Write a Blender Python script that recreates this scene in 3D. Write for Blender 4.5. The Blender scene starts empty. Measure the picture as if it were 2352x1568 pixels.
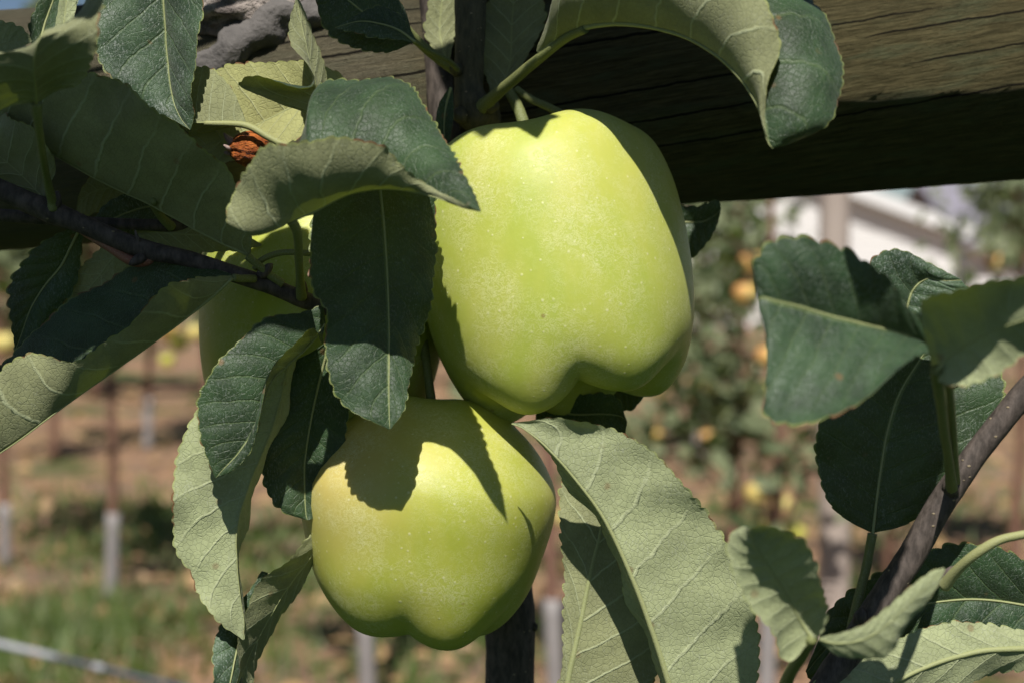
import bpy, math, random
import numpy as np
from mathutils import Vector, Matrix, noise as mnoise
random.seed(7); RNG = np.random.default_rng(7)
SC = bpy.context.scene
COL = SC.collection
R = math.radians

# ------------------------------------------------------------------ camera
FOC, SENS, W0, H0 = 35.0, 22.2, 2352.0, 1568.0     # the photograph is measured on a 2352 x 1568 grid
F = W0*FOC/SENS
FOCUS = 0.47
PITCH = math.atan((784-560)/F)                      # the lens looks a little down
CAMZ = 1.03
K = FOCUS/F                                         # metres per grid pixel at the focus distance
cd = bpy.data.cameras.new('camera'); cam = bpy.data.objects.new('camera', cd); COL.objects.link(cam)
cam.location = (0, 0, CAMZ); cam.rotation_euler = (math.pi/2-PITCH, 0, 0)
cd.lens = FOC; cd.sensor_width = SENS; cd.sensor_fit = 'HORIZONTAL'
cd.clip_start = 0.02; cd.clip_end = 2000
cd.dof.use_dof = True; cd.dof.focus_distance = FOCUS-0.002; cd.dof.aperture_fstop = 7.3
SC.camera = cam
CX = np.array([1., 0, 0]); CF = np.array([0, math.cos(PITCH), -math.sin(PITCH)]); CU = np.array([0, math.sin(PITCH), math.cos(PITCH)])
C0 = np.array([0, 0, CAMZ])
def PD(u, v, d):                                    # point seen at grid pixel (u, v), d metres away
    return C0 + CF*d + CX*((u-1176)/F*d) - CU*((v-784)/F*d)
def P(u, v, z=0.):                                  # the same, z in focus-plane pixels towards the lens
    return PD(u, v, FOCUS-z*K)

# ------------------------------------------------------------------ light
TH = 50.0                                           # sun angle above the view axis, behind the camera, a little left
sdir = CX*(-0.075*math.sin(R(TH))) + CU*math.sin(R(TH)) - CF*math.cos(R(TH))
sdir /= np.linalg.norm(sdir)
world = bpy.data.worlds.new("World"); SC.world = world; world.use_nodes = True
wn = world.node_tree
sky = wn.nodes.new('ShaderNodeTexSky'); sky.sky_type = 'NISHITA'; sky.sun_disc = False
sky.sun_elevation = math.asin(sdir[2]); sky.sun_rotation = math.atan2(sdir[0], sdir[1])
sky.air_density = 0.7; sky.dust_density = 0.2
bg = wn.nodes['Background']; bg.inputs[1].default_value = 0.05
wn.links.new(sky.outputs[0], bg.inputs[0])
sl = bpy.data.lights.new('sun', 'SUN'); sun = bpy.data.objects.new('sun', sl); COL.objects.link(sun)
sl.energy = 5.0; sl.angle = R(0.5); sl.color = (1, .955, .88)
sun.rotation_euler = Vector(-sdir).to_track_quat('-Z', 'Y').to_euler()
SC.view_settings.view_transform = 'Standard'; SC.view_settings.look = 'None'
SC.view_settings.exposure = 0.15; SC.view_settings.gamma = 1.0
SC.cycles.max_bounces = 8; SC.cycles.transmission_bounces = 6; SC.cycles.transparent_max_bounces = 6
SC.cycles.use_denoising = True

# ------------------------------------------------------------------ node helpers
class NT:
    def __init__(s, name):
        s.m = bpy.data.materials.new(name); s.m.use_nodes = True
        s.t = s.m.node_tree; s.t.nodes.clear()
        s.out = s.n('ShaderNodeOutputMaterial')
    def n(s, typ, **kw):
        o = s.t.nodes.new(typ)
        for k, v in kw.items(): setattr(o, k, v)
        return o
    def put(s, sock, v):
        if hasattr(v, 'links') or isinstance(v, bpy.types.NodeSocket): s.t.links.new(v, sock)
        elif isinstance(v, (tuple, list)) and len(v) == 3 and sock.type == 'RGBA': sock.default_value = (*v, 1)
        else: sock.default_value = v
    def math(s, op, a, b=None, c=None, clamp=False):
        o = s.n('ShaderNodeMath', operation=op, use_clamp=clamp)
        for i, x in enumerate((a, b, c)):
            if x is not None: s.put(o.inputs[i], x)
        return o.outputs[0]
    def mr(s, v, a, b, c=0., d=1.):                 # clamped smooth map range
        o = s.n('ShaderNodeMapRange', interpolation_type='SMOOTHSTEP')
        for i, x in enumerate((v, a, b, c, d)): s.put(o.inputs[i], x)
        return o.outputs[0]
    def mix(s, f, a, b, blend='MIX'):
        o = s.n('ShaderNodeMix', data_type='RGBA', blend_type=blend)
        s.put(o.inputs[0], f); s.put(o.inputs[6], a); s.put(o.inputs[7], b)
        return o.outputs[2]
    def noise(s, co, scale, detail=3., rough=.55, dist=0.):
        o = s.n('ShaderNodeTexNoise')
        if co is not None: s.put(o.inputs['Vector'], co)
        o.inputs['Scale'].default_value = scale; o.inputs['Detail'].default_value = detail
        o.inputs['Roughness'].default_value = rough; o.inputs['Distortion'].default_value = dist
        return o.outputs[0]
    def voro(s, co, scale, feature='F1', rnd=1.):
        o = s.n('ShaderNodeTexVoronoi', feature=feature)
        s.put(o.inputs['Vector'], co); o.inputs['Scale'].default_value = scale; o.inputs['Randomness'].default_value = rnd
        return o
    def co(s, which='Object'):
        return s.n('ShaderNodeTexCoord').outputs[which]
    def mapping(s, co, scale=(1, 1, 1), loc=(0, 0, 0), rot=(0, 0, 0)):
        o = s.n('ShaderNodeMapping'); s.put(o.inputs[0], co)
        o.inputs[1].default_value = loc; o.inputs[2].default_value = rot; o.inputs[3].default_value = scale
        return o.outputs[0]
    def bump(s, h, strength=.5, dist=.001):
        o = s.n('ShaderNodeBump'); o.inputs['Strength'].default_value = strength; o.inputs['Distance'].default_value = dist
        s.put(o.inputs['Height'], h); return o.outputs[0]
    def bsdf(s, col, rough=.5, spec=.5, normal=None, **kw):
        o = s.n('ShaderNodeBsdfPrincipled')
        s.put(o.inputs['Base Color'], col); s.put(o.inputs['Roughness'], rough); s.put(o.inputs['Specular IOR Level'], spec)
        if normal is not None: s.put(o.inputs['Normal'], normal)
        for k, v in kw.items(): s.put(o.inputs[k.replace('_', ' ')], v)
        return o.outputs[0]
    def done(s, sh):
        s.t.links.new(sh, s.out.inputs[0]); return s.m

def leaf_material(name, top=(.017, .050, .022), under=(.27, .285, .14), fuzz=.75, trans=.13, yellow=0.):
    t = NT(name)
    uv = t.n('ShaderNodeSeparateXYZ'); t.put(uv.inputs[0], t.co('UV'))
    s = uv.outputs[0]; tv = t.math('ABSOLUTE', t.math('MULTIPLY_ADD', uv.outputs[1], 2., -1.))
    ob = t.co('Object')
    rnd = t.n('ShaderNodeObjectInfo').outputs['Random']
    big = t.noise(ob, 60, 4, .65)
    wob = t.math('MULTIPLY', t.math('SUBTRACT', t.noise(ob, 120, 2), .5), .035)
    ph = t.math('MULTIPLY', t.math('ADD', t.math('SUBTRACT', s, t.math('MULTIPLY', tv, .17)), wob), 9.)
    vd = t.math('ABSOLUTE', t.math('SUBTRACT', t.math('FRACT', ph), .5))
    vein = t.math('MULTIPLY', t.mr(vd, .055, .015), t.mr(tv, 1.0, .5, .25, 1.))
    mid = t.mr(tv, .045, .018)
    net = t.mr(t.voro(ob, 640, 'DISTANCE_TO_EDGE').outputs['Distance'], .085, .01)
    net2 = t.mr(t.math('MULTIPLY', t.mr(t.voro(ob, 250, 'DISTANCE_TO_EDGE').outputs['Distance'], .03, .004), .45), .0, 1., 0., 1.)
    fz = t.noise(t.mapping(ob, (1, 1, .45)), 2300, 4, .7)
    patch = t.mr(t.noise(ob, 90, 4, .6), .38, .68)
    fzm = t.math('MULTIPLY', t.mr(fz, .50, .68), t.math('MULTIPLY_ADD', patch, .75, .25))
    rim = t.mr(tv, .972, .99)
    d = tuple(x*.5 for x in top); l = (top[0]*2.2, top[1]*1.7, top[2]*1.5)
    c1 = t.mix(t.mr(big, .3, .7), d, l)
    c1 = t.mix(t.math('MULTIPLY', rnd, .25), c1, (.05, .085, .02))
    c1 = t.mix(t.math('MULTIPLY', vein, .28), c1, (.13, .19, .06))
    c1 = t.mix(t.math('MULTIPLY', t.math('MAXIMUM', net, net2), .18), c1, (.10, .16, .06))
    c1 = t.mix(t.math('MULTIPLY', mid, .5), c1, (.22, .29, .10))
    c1 = t.mix(t.math('MULTIPLY', fzm, .42*fuzz), c1, (.42, .47, .43))
    spot = t.mr(t.voro(ob, 110).outputs['Distance'], .16, .07)
    spot = t.math('MULTIPLY', spot, t.mr(t.noise(ob, 70, 1), .54, .60))
    c1 = t.mix(t.math('MULTIPLY', spot, .7), c1, (.20, .11, .04))
    u0 = tuple(x*.80 for x in under); u1 = tuple(x*1.2 for x in under)
    c2 = t.mix(t.mr(big, .3, .7), u0, u1)
    c2 = t.mix(t.math('MULTIPLY', t.math('MAXIMUM', net, net2), .26), c2, tuple(x*.62 for x in under))
    c2 = t.mix(t.math('MULTIPLY', vein, .8), c2, (.44, .48, .28))
    c2 = t.mix(t.math('MULTIPLY', fzm, .40*fuzz), c2, (.52, .55, .44))
    c2 = t.mix(t.math('MULTIPLY', spot, .5), c2, (.22, .13, .06))
    if yellow: c1 = t.mix(yellow, c1, (.30, .30, .05)); c2 = t.mix(yellow, c2, (.42, .40, .14))
    back = t.n('ShaderNodeNewGeometry').outputs['Backfacing']
    col = t.mix(back, c1, c2)
    col = t.mix(t.math('MULTIPLY', rim, .5), col, (.34, .38, .10))
    brown = t.math('MULTIPLY', rim, t.mr(t.noise(ob, 160, 2), .55, .62))
    col = t.mix(brown, col, (.20, .09, .04))
    h = t.math('SUBTRACT', t.math('MULTIPLY', fz, .5), t.math('ADD', t.math('MULTIPLY', net, .35), t.math('ADD', t.math('MULTIPLY', vein, .9), t.math('MULTIPLY', net2, .5))))
    nb = t.bump(h, .55, .0005)
    rough = t.mix(back, (.44,)*3, (.78,)*3)
    sh = t.bsdf(col, t.math('MULTIPLY', rough, 1.), .42, nb, Sheen_Weight=.12, Sheen_Roughness=.5)
    tr = t.n('ShaderNodeBsdfTranslucent'); t.put(tr.inputs[0], t.mix(t.math('MULTIPLY', vein, .4), (.20, .25, .02), (.12, .15, .02)))
    mx = t.n('ShaderNodeMixShader'); mx.inputs[0].default_value = trans
    t.t.links.new(sh, mx.inputs[1]); t.t.links.new(tr.outputs[0], mx.inputs[2])
    return t.done(mx.outputs[0])

M_LEAF = leaf_material('leaf_green')
M_LEAFP = leaf_material('leaf_pale', under=(.36, .40, .21), fuzz=1.1)
M_LEAFY = leaf_material('leaf_yellowing', under=(.38, .40, .17), yellow=.35)
M_LEAFS = leaf_material('leaf_silvery', top=(.034, .078, .045), fuzz=1.6)

def stem_material(name, a, b, scale=300):
    t = NT(name); ob = t.co('Object')
    c = t.mix(t.noise(ob, scale*.25, 3), a, b)
    f = t.noise(ob, scale*8, 3, .7)
    c = t.mix(t.math('MULTIPLY', t.mr(f, .5, .7), .3), c, (.45, .47, .36))
    return t.done(t.bsdf(c, .6, .4, t.bump(f, .4, .0004)))
M_PET = stem_material('petiole_green', (.13, .16, .045), (.22, .23, .08))
M_PETP = stem_material('petiole_pale', (.30, .32, .12), (.36, .36, .17))
M_PETR = stem_material('petiole_red', (.28, .07, .05), (.30, .18, .10))
M_RIB = stem_material('midrib_pale', (.27, .30, .12), (.36, .38, .18))

def bark_material(name, a, b, dots=(.30, .24, .15), dscale=260):
    t = NT(name); ob = t.co('Object')
    n1 = t.noise(t.mapping(ob, (1, 1, .35)), 500, 5, .65)
    c = t.mix(t.mr(n1, .3, .7), a, b)
    v = t.voro(t.mapping(ob, (1, 1, 1.6)), dscale)
    d = t.mr(v.outputs['Distance'], .16, .09)
    keep = t.mr(t.n('ShaderNodeSeparateColor').outputs[0], .0, 1.)
    sc = t.n('ShaderNodeSeparateColor'); t.put(sc.inputs[0], v.outputs['Color'])
    d = t.math('MULTIPLY', d, t.math('GREATER_THAN', sc.outputs[0], .40))
    c = t.mix(t.math('MULTIPLY', d, .9), c, dots)
    h = t.math('ADD', n1, t.math('MULTIPLY', d, .6))
    return t.done(t.bsdf(c, .7, .35, t.bump(h, .6, .0006)))
M_BARK = bark_material('bark_dark', (.045, .036, .030), (.125, .10, .086))
M_BARKG = bark_material('bark_olive', (.055, .050, .030), (.115, .10, .06), dscale=300)

# ------------------------------------------------------------------ object helpers
def tag(o, label=None, cat=None, group=None, kind=None):
    if label: o['label'] = label
    if cat: o['category'] = cat
    if group: o['group'] = group
    if kind: o['kind'] = kind
    return o
def empty(name, loc):
    o = bpy.data.objects.new(name, None); o.location = Vector(loc); o.empty_display_size = .01; COL.objects.link(o); return o
def mesh(name, V, Fc, mat, parent=None, uv=None, smooth=True, origin=None):
    V = np.asarray(V, float)
    off = np.array(parent['_o']) if parent is not None and '_o' in parent else (np.array(origin) if origin is not None else V.mean(0))
    me = bpy.data.meshes.new(name); me.from_pydata((V-off).tolist(), [], [list(f) for f in Fc]); me.update()
    if smooth: me.polygons.foreach_set('use_smooth', [True]*len(me.polygons))
    if uv is not None:
        l = me.uv_layers.new(name='UVMap'); idx = np.empty(len(me.loops), int); me.loops.foreach_get('vertex_index', idx)
        l.data.foreach_set('uv', np.asarray(uv)[idx].ravel())
    for m in (mat if isinstance(mat, list) else [mat]): me.materials.append(m)
    o = bpy.data.objects.new(name, me); COL.objects.link(o)
    if parent is not None: o.parent = parent
    else: o.location = off
    return o
def root(name, loc, label, cat, group=None):
    o = empty(name, loc); o['_o'] = [float(x) for x in loc]; return tag(o, label, cat, group)
def catmull(A, n):
    A = np.asarray(A, float); A = np.vstack([2*A[0]-A[1], A, 2*A[-1]-A[-2]])
    t = np.linspace(0, len(A)-3-1e-9, n); i = t.astype(int); f = (t-i)[:, None]
    p0, p1, p2, p3 = A[i], A[i+1], A[i+2], A[i+3]
    return .5*(2*p1+(p2-p0)*f+(2*p0-5*p1+4*p2-p3)*f**2+(3*p1-p0-3*p2+p3)*f**3)
def tube_geo(pts, rad, seg=12, lump=0., flat=1., seed=0):
    pts = np.asarray(pts); n = len(pts); T = np.gradient(pts, axis=0); T /= np.linalg.norm(T, axis=1)[:, None]+1e-12
    ref = np.array([0.13, 1, .21]); V = []
    for i in range(n):
        a = np.cross(T[i], ref); a /= np.linalg.norm(a); b = np.cross(a, T[i])
        for k in range(seg):
            th = 2*math.pi*k/seg; r = rad[i]
            if lump: r *= 1+lump*mnoise.noise(Vector((math.cos(th)*.9+seed, math.sin(th)*.9, i*.13)))+lump*.35*mnoise.noise(Vector((math.cos(th)*3+seed, math.sin(th)*3, i*.5)))
            V.append(pts[i]+a*math.cos(th)*r+b*math.sin(th)*r*flat)
    Fc = [(i*seg+k, i*seg+(k+1) % seg, (i+1)*seg+(k+1) % seg, (i+1)*seg+k) for i in range(n-1) for k in range(seg)]
    Fc += [tuple(range(seg))[::-1], tuple((n-1)*seg+k for k in range(seg))]
    return np.array(V), Fc
def tube_px(spec, n=None, seg=12, lump=0., seed=0):    # spec rows (u, v, z, radius in grid pixels)
    spec = np.asarray(spec, float); n = n or max(8, len(spec)*7)
    S = catmull(spec, n); pts = np.array([P(*r[:3]) for r in S])
    rad = np.array([max(.3, r[3])*(FOCUS-r[2]*K)/F for r in S])
    return tube_geo(pts, rad, seg, lump, seed=seed)

LEAVES = 'leaves of the apple tree in front'
def leaf(label, rows, face='top', half='L', ser=8., tooth=28., pet=None, petmat=None, cup=.05, mat=None, rib=3.6, ruffle=8., quilt=4., seed=None, name='apple_leaf', nN=9., roll=None):
    seed = seed if seed is not None else len(rows)*7+int(rows[1][0]) % 97
    rg = np.random.default_rng(seed)
    A = np.asarray(rows, float); Wd = np.array([[*P(*r[0:3]), *P(*r[3:6]), *P(*r[6:9])] for r in A])
    D = catmull(Wd, 400); M0 = D[:, 3:6]
    seglen = (np.linalg.norm(np.diff(D[:, 0:3], axis=0), axis=1)+np.linalg.norm(np.diff(M0, axis=0), axis=1)+np.linalg.norm(np.diff(D[:, 6:9], axis=0), axis=1))/3
    acc = np.concatenate([[0], np.cumsum(seglen)]); Lm = acc[-1]; ns = int(min(190, max(50, Lm/K/4.2)))
    st = np.linspace(0, Lm, ns); D = np.array([np.interp(st, acc, D[:, k]) for k in range(9)]).T
    M = D[:, 3:6]; T = np.gradient(M, axis=0); T /= np.linalg.norm(T, axis=1)[:, None]+1e-12
    tt = np.array([0, .05, .14, .25, .37, .5, .63, .75, .86, .945, 1.]); nt = len(tt)
    px = K
    cols = {}
    for side, sl_ in (('L', slice(0, 3)), ('R', slice(6, 9))):
        E = D[:, sl_].copy(); w = E-M; wl = np.linalg.norm(w, axis=1)+1e-9; wd = w/wl[:, None]
        N = np.cross(T, wd)*(1 if side == 'R' else -1); N /= np.linalg.norm(N, axis=1)[:, None]+1e-9
        if np.mean(np.einsum('ij,ij->i', N, C0[None]-M)) < 0: N = -N
        ml = np.concatenate([[0], np.cumsum(np.linalg.norm(np.diff(E, axis=0), axis=1))])/px
        q = ml/tooth + .15*np.sin(ml/60+seed); fi = q.astype(int); fr = (q-fi)
        am = rg.uniform(.55, 1.35, fi.max()+2)[fi]
        h = am*np.clip(np.sin(math.pi*np.clip(fr, .02, 1)**1.35), 0, 1)**.6
        taper = np.clip(wl/px/40, 0, 1)*np.clip((1-np.linspace(0, 1, ns))*9, .15, 1)
        E = E+wd*((h-.6)*ser*px*taper)[:, None]+T*((h)*ser*.5*px*taper)[:, None]
        sarr = np.linspace(0, 1, ns)
        for j, t in enumerate(tt):
            base = M+(D[:, sl_]-M)*t if t < .99 else E
            if t == .945: base = M+(D[:, sl_]-M)*t
            b = cup*wl*4*t*(1-t)
            ruf = ruffle*px*t**2*(np.sin(ml/47+seed)+.6*np.sin(ml/23+2.1*seed+1))*np.clip(wl/px/70, 0, 1)
            ph = (sarr-.17*t)*nN
            qu = (1 if face == 'top' else -1)*quilt*px*np.abs(np.sin(math.pi*(ph-.5)))**.6*np.clip(4*t*(1-t)+.25, 0, 1)*np.clip(wl/px/60, 0, 1)
            if roll and side in roll and t > .7: b = b+roll[side]*wl*((t-.7)/.3)**2
            cols[(side, j)] = base+N*(b+ruf+qu)[:, None]
    order = [('L', j) for j in range(nt-1, 0, -1)]+[('R', j) for j in range(0, nt)]
    V = np.stack([cols[o] for o in order], 1); nc = len(order)
    uvt = np.array([.5-.5*tt[j] if sd == 'L' else .5+.5*tt[j] for sd, j in order])
    UV = np.stack([np.repeat(np.linspace(0, 1, ns), nc), np.tile(uvt, ns)], 1)
    Fc = [(i*nc+j, i*nc+j+1, (i+1)*nc+j+1, (i+1)*nc+j) for i in range(ns-1) for j in range(nc-1)]
    VV = V.reshape(-1, 3)
    js = range(0, nt-1) if half == 'L' else range(nt, nc-1)
    s = 0.
    for i in range(2, ns-3, 4):
        for j in js:
            a, b, c = V[i, j], V[i, j+1], V[i+1, j]
            s += np.dot(np.cross(b-a, c-a), C0-a)
    flip = (s < 0) == (face == 'top')
    if flip: Fc = [f[::-1] for f in Fc]
    r = root(name, M[0] if pet is None else P(*pet[-1][:3]), label, 'leaf', LEAVES)
    bl = mesh('blade', VV, Fc, mat or M_LEAF, r, UV)
    if rib:
        upn = np.zeros_like(M)
        for i in range(ns):
            a = cols[('R', 2)][i]-cols[('L', 2)][i]; n = np.cross(T[i], a); n /= np.linalg.norm(n)+1e-9
            upn[i] = n*(1 if flip else -1)     # towards the underside
        lr = cols[('L', 0)] if ('L', 0) in cols else M
        rr = rib*px*np.linspace(1, .16, ns)
        n_ = min(ns, 60); ii = np.linspace(0, ns-1, n_).astype(int)
        tv, tf = tube_geo((cols[('R', 0)]+upn*(rr*.55)[:, None])[ii], rr[ii], 8)
        mesh('midrib', tv, tf, M_RIB, r)
    if pet is not None:
        tv, tf = tube_px(pet, seg=10, lump=.12)
        mesh('petiole', tv, tf, petmat or M_PET, r)
    return r

def rws(*a):  # L(u,v,z) M(u,v,z) R(u,v,z) rows given as flat tuples
    return [tuple(x) for x in a]

# ------------------------------------------------------------------ ground, sky setting
def ground_material():
    t = NT('orchard_ground'); ob = t.co('Object')
    n1 = t.noise(ob, .9, 4, .6); n2 = t.noise(ob, 5, 5, .65); n3 = t.noise(ob, 30, 4, .7)
    c = t.mix(t.mr(n2, .35, .65), (.23, .15, .11), (.42, .245, .14))
    c = t.mix(t.math('MULTIPLY', t.mr(n3, .45, .7), .6), c, (.36, .27, .17))
    c = t.mix(t.mr(t.math('ADD', t.math('MULTIPLY', n1, .7), t.math('MULTIPLY', n2, .35)), .52, .62), c, (.085, .125, .04))
    c = t.mix(t.math('MULTIPLY', t.mr(t.noise(ob, 2.6, 3, .6), .58, .72), .7), c, (.17, .14, .125))
    yy = t.n('ShaderNodeSeparateXYZ'); t.put(yy.inputs[0], ob)
    c = t.mix(t.mr(t.math('ADD', yy.outputs[1], t.math('MULTIPLY', n1, .8)), 3.9, 3.0), c, t.mix(n3, (.012, .028, .008), (.03, .055, .015)))   # near ground out of view, darkened to grass tones to cut bounce light
    return t.done(t.bsdf(c, .95, .1, t.bump(n3, .8, .03)))
def make_ground():
    n = 90; V = []; xs = np.concatenate([-np.geomspace(900, .3, 45), np.geomspace(.3, 900, 45)]); ys = np.concatenate([-np.geomspace(300, .3, 20), np.geomspace(.3, 1500, 70)])
    for y in ys:
        for x in xs:
            z = .03*mnoise.noise(Vector((x*1.3, y*1.3, 0)))*min(1, 30/(1+abs(y)))
            V.append((x, y, z))
    Fc = [(j*len(xs)+i, j*len(xs)+i+1, (j+1)*len(xs)+i+1, (j+1)*len(xs)+i) for j in range(len(ys)-1) for i in range(len(xs)-1)]
    o = mesh('ground', V, Fc, ground_material(), origin=(0, 0, 0)); tag(o, kind='structure')
make_ground()
def ground_at(u, v):
    r = CF+CX*((u-1176)/F)-CU*((v-784)/F); k = -CAMZ/r[2]; return C0+r*k

# ------------------------------------------------------------------ background orchard
def card_material(name, a, b, trans=.3):
    t = NT(name); g = t.n('ShaderNodeNewGeometry')
    c = t.mix(g.outputs['Random Per Island'], a, b)
    c = t.mix(t.math('MULTIPLY', g.outputs['Backfacing'], .5), c, (.30, .33, .19))
    sh = t.bsdf(c, .5, .4)
    tr = t.n('ShaderNodeBsdfTranslucent'); t.put(tr.inputs[0], (.2, .27, .03))
    mx = t.n('ShaderNodeMixShader'); mx.inputs[0].default_value = trans
    t.t.links.new(sh, mx.inputs[1]); t.t.links.new(tr.outputs[0], mx.inputs[2]); return t.done(mx.outputs[0])
M_CROWN = card_material('crown_leaves', (.045, .085, .035), (.25, .29, .15))
M_CROWN2 = card_material('crown_leaves_far', (.08, .11, .055), (.24, .26, .15))
M_GRASS = card_material('grass_blades', (.05, .12, .02), (.16, .22, .05))
M_LITTER = card_material('fallen_leaf', (.22, .13, .07), (.50, .33, .16), .1)
def plain(name, a, b, scale=20, rough=.7, spec=.3, bump=.4):
    t = NT(name); ob = t.co('Object'); n = t.noise(ob, scale, 5, .6)
    return t.done(t.bsdf(t.mix(n, a, b), rough, spec, t.bump(n, bump, .004)))
M_TRUNK = plain('young_bark', (.14, .075, .05), (.26, .14, .10), 40)
M_GUARD = plain('pale_trunk_guard', (.22, .20, .195), (.36, .335, .325), 12)
M_POST = plain('weathered_post_wood', (.36, .29, .25), (.48, .40, .35), 15)
def cards(centres, size, rg, up=.5):
    V = []; Fc = []
    for c in centres:
        s = size*rg.uniform(.7, 1.3); a = rg.normal(size=3); a[2] -= .5; a /= np.linalg.norm(a)
        n = rg.normal(size=3)+np.array([0, -.5, up]); b = np.cross(n, a); b /= np.linalg.norm(b)+1e-9; n = np.cross(a, b)
        o = len(V)
        V += [c, c+a*s*.3+b*s*.22+n*s*.06, c+a*s*.7+b*s*.19+n*s*.07, c+a*s, c+a*s*.7-b*s*.24+n*s*.07, c+a*s*.3-b*s*.26+n*s*.06]
        Fc += [(o, o+1, o+2, o+3), (o, o+3, o+4, o+5)]
    return V, Fc
def orchard_tree(base, h, clumps, nleaf, label, group, seed, guard=0., tr=.017, mat=None, size=.056):
    rg = np.random.default_rng(seed); base = np.array(base)
    r = root('orchard_tree', base, label, 'tree', group)
    pts = [base+np.array([.012*math.sin(i*.9+seed), .012*math.cos(i*1.1+seed), h*i/7]) for i in range(8)]
    V, Fc = tube_geo(catmull(pts, 30), np.linspace(tr, tr*.35, 30), 10, .15); V = list(V); Fc = list(Fc)
    cen = []
    for (c, rr) in clumps:
        c = np.array(c); k = int(np.clip((c[2]-base[2])/h*29, 4, 28)); st = catmull(pts, 30)[max(2, k-4)]
        bv, bf = tube_geo(catmull([st, (st+c)/2+np.array([0, 0, .04]), c], 8), np.linspace(tr*.4, .003, 8), 6); o = len(V)
        V += list(bv); Fc += [tuple(x+o for x in f) for f in bf]
    mesh('trunk', V, Fc, M_TRUNK, r)
    if guard:
        gv, gf = tube_geo(np.array([p for p in catmull(pts, 80) if p[2] <= base[2]+guard])[::2], [tr*1.12]*len([p for p in catmull(pts, 80) if p[2] <= base[2]+guard][::2]), 14, .05)
        mesh('trunk_guard', gv, gf, M_GUARD, r)
    for q in range(int(nleaf*1.5)):
        c, rr = clumps[rg.integers(len(clumps))]; d = rg.normal(size=3); d /= np.linalg.norm(d); cen.append(np.array(c)+d*rr*rg.uniform(.25, 1.05)*np.array([1, 1, 1.1]))
    V, Fc = cards(cen, size, rg); mesh('crown', V, Fc, mat or M_CROWN, r, smooth=False)
    return r
ROW1, ROW2, ROW3 = 'orchard trees in the nearest row behind', 'orchard trees in the second row behind', 'orchard trees in the far rows'
def rclumps(base, h0, h1, wid, n, seed):
    rg = np.random.default_rng(seed); out = []
    for i in range(n):
        z = rg.uniform(h0, h1); w = wid*(1-.5*(z-h0)/(h1-h0)); out.append((np.array(base)+np.array([rg.normal()*w*.6, rg.normal()*w*.5, z]), rg.uniform(.09, .19)))
    return out
def gb(u, v): g = ground_at(u, v); g[2] = 0; return g
near = [  # u, v of the trunk foot, height, crown start, spread, clumps, leaves, guard, label
 (255, 1390, 1.75, .78, .30, 16, 900, .27, 'slim young tree with white trunk guard, left of the pale hanging leaf'),
 (5, 1310, 1.7, .75, .3, 14, 800, .25, 'slim young tree with pale guard at the left edge of the picture'),
 (835, 1650, 1.5, .75, .22, 8, 300, .25, 'young tree whose pale guard shows straight below the lower apple'),
 (1275, 1650, 1.5, .8, .2, 8, 300, .28, 'young tree with pale guard beside the dark stem under the lower apple'),
 (1690, 1385, 1.25, .36, .22, 26, 760, .0, 'leafy tree full of ripe apples right of the upper apple'),
 (1772, 1640, 1.2, .5, .1, 4, 60, .26, 'small tree with pale guard under the blurred grey leaf'),
 (2330, 1330, 1.5, .80, .26, 14, 520, .0, 'leafy tree at the right edge under the end of the timber rail'),
 (2030, 1340, .72, .2, .25, 8, 300, .0, 'low bushy tree behind the pale wooden post'),
]
for i, (u, v, h, h0, wid, n, nl, gd, lab) in enumerate(near):
    b = gb(u, v); orchard_tree(b, h, rclumps(b, h0, h-.05, wid, n, 50+i), nl, lab, ROW1, 50+i, gd)
second = [(345, 1035, 'slim tree with pale trunk seen between the two left leaves'), (1605, 1085, 'slim tree with pale trunk right of the lower apple'), (120, 1060, 'tree of the second row at far left behind the drooping leaf'), (600, 1040, 'tree of the second row hidden behind the leaf cluster'), ]
for i, (u, v, lab) in enumerate(second):
    b = gb(u, v); orchard_tree(b, 1.75, rclumps(b, .55, 1.7, .42, 18, 80+i), 800, lab, ROW2, 80+i, .3 if i < 2 else 0, tr=.022, mat=M_CROWN2)
for i in range(5):
    b = gb(-150+i*330+40*math.sin(i*2.1), 905+12*math.sin(i)); orchard_tree(b, 1.9, rclumps(b, .5, 1.8, .75, 22, 120+i), 700, 'tree of the far orchard rows, blurred into the backdrop', ROW3, 120+i, 0, tr=.03, mat=M_CROWN2, size=.11)

# distant wood behind the orchard
def distant_wood():
    rg = np.random.default_rng(5); cen = []
    for q in range(5200):
        x = rg.uniform(-42, 8); h = 2.4+1.6*mnoise.noise(Vector((x*.25, 3, 0)))+.6*mnoise.noise(Vector((x*.9, 7, 0)))
        cen.append(np.array([x, 62+rg.normal()*2, abs(rg.uniform(0, 1))**.8*h]))
    V, Fc = cards(cen, .7, rg); o = mesh('distant_wood', V, Fc, M_CROWN2, smooth=False); tag(o, kind='stuff')
distant_wood()

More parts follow.
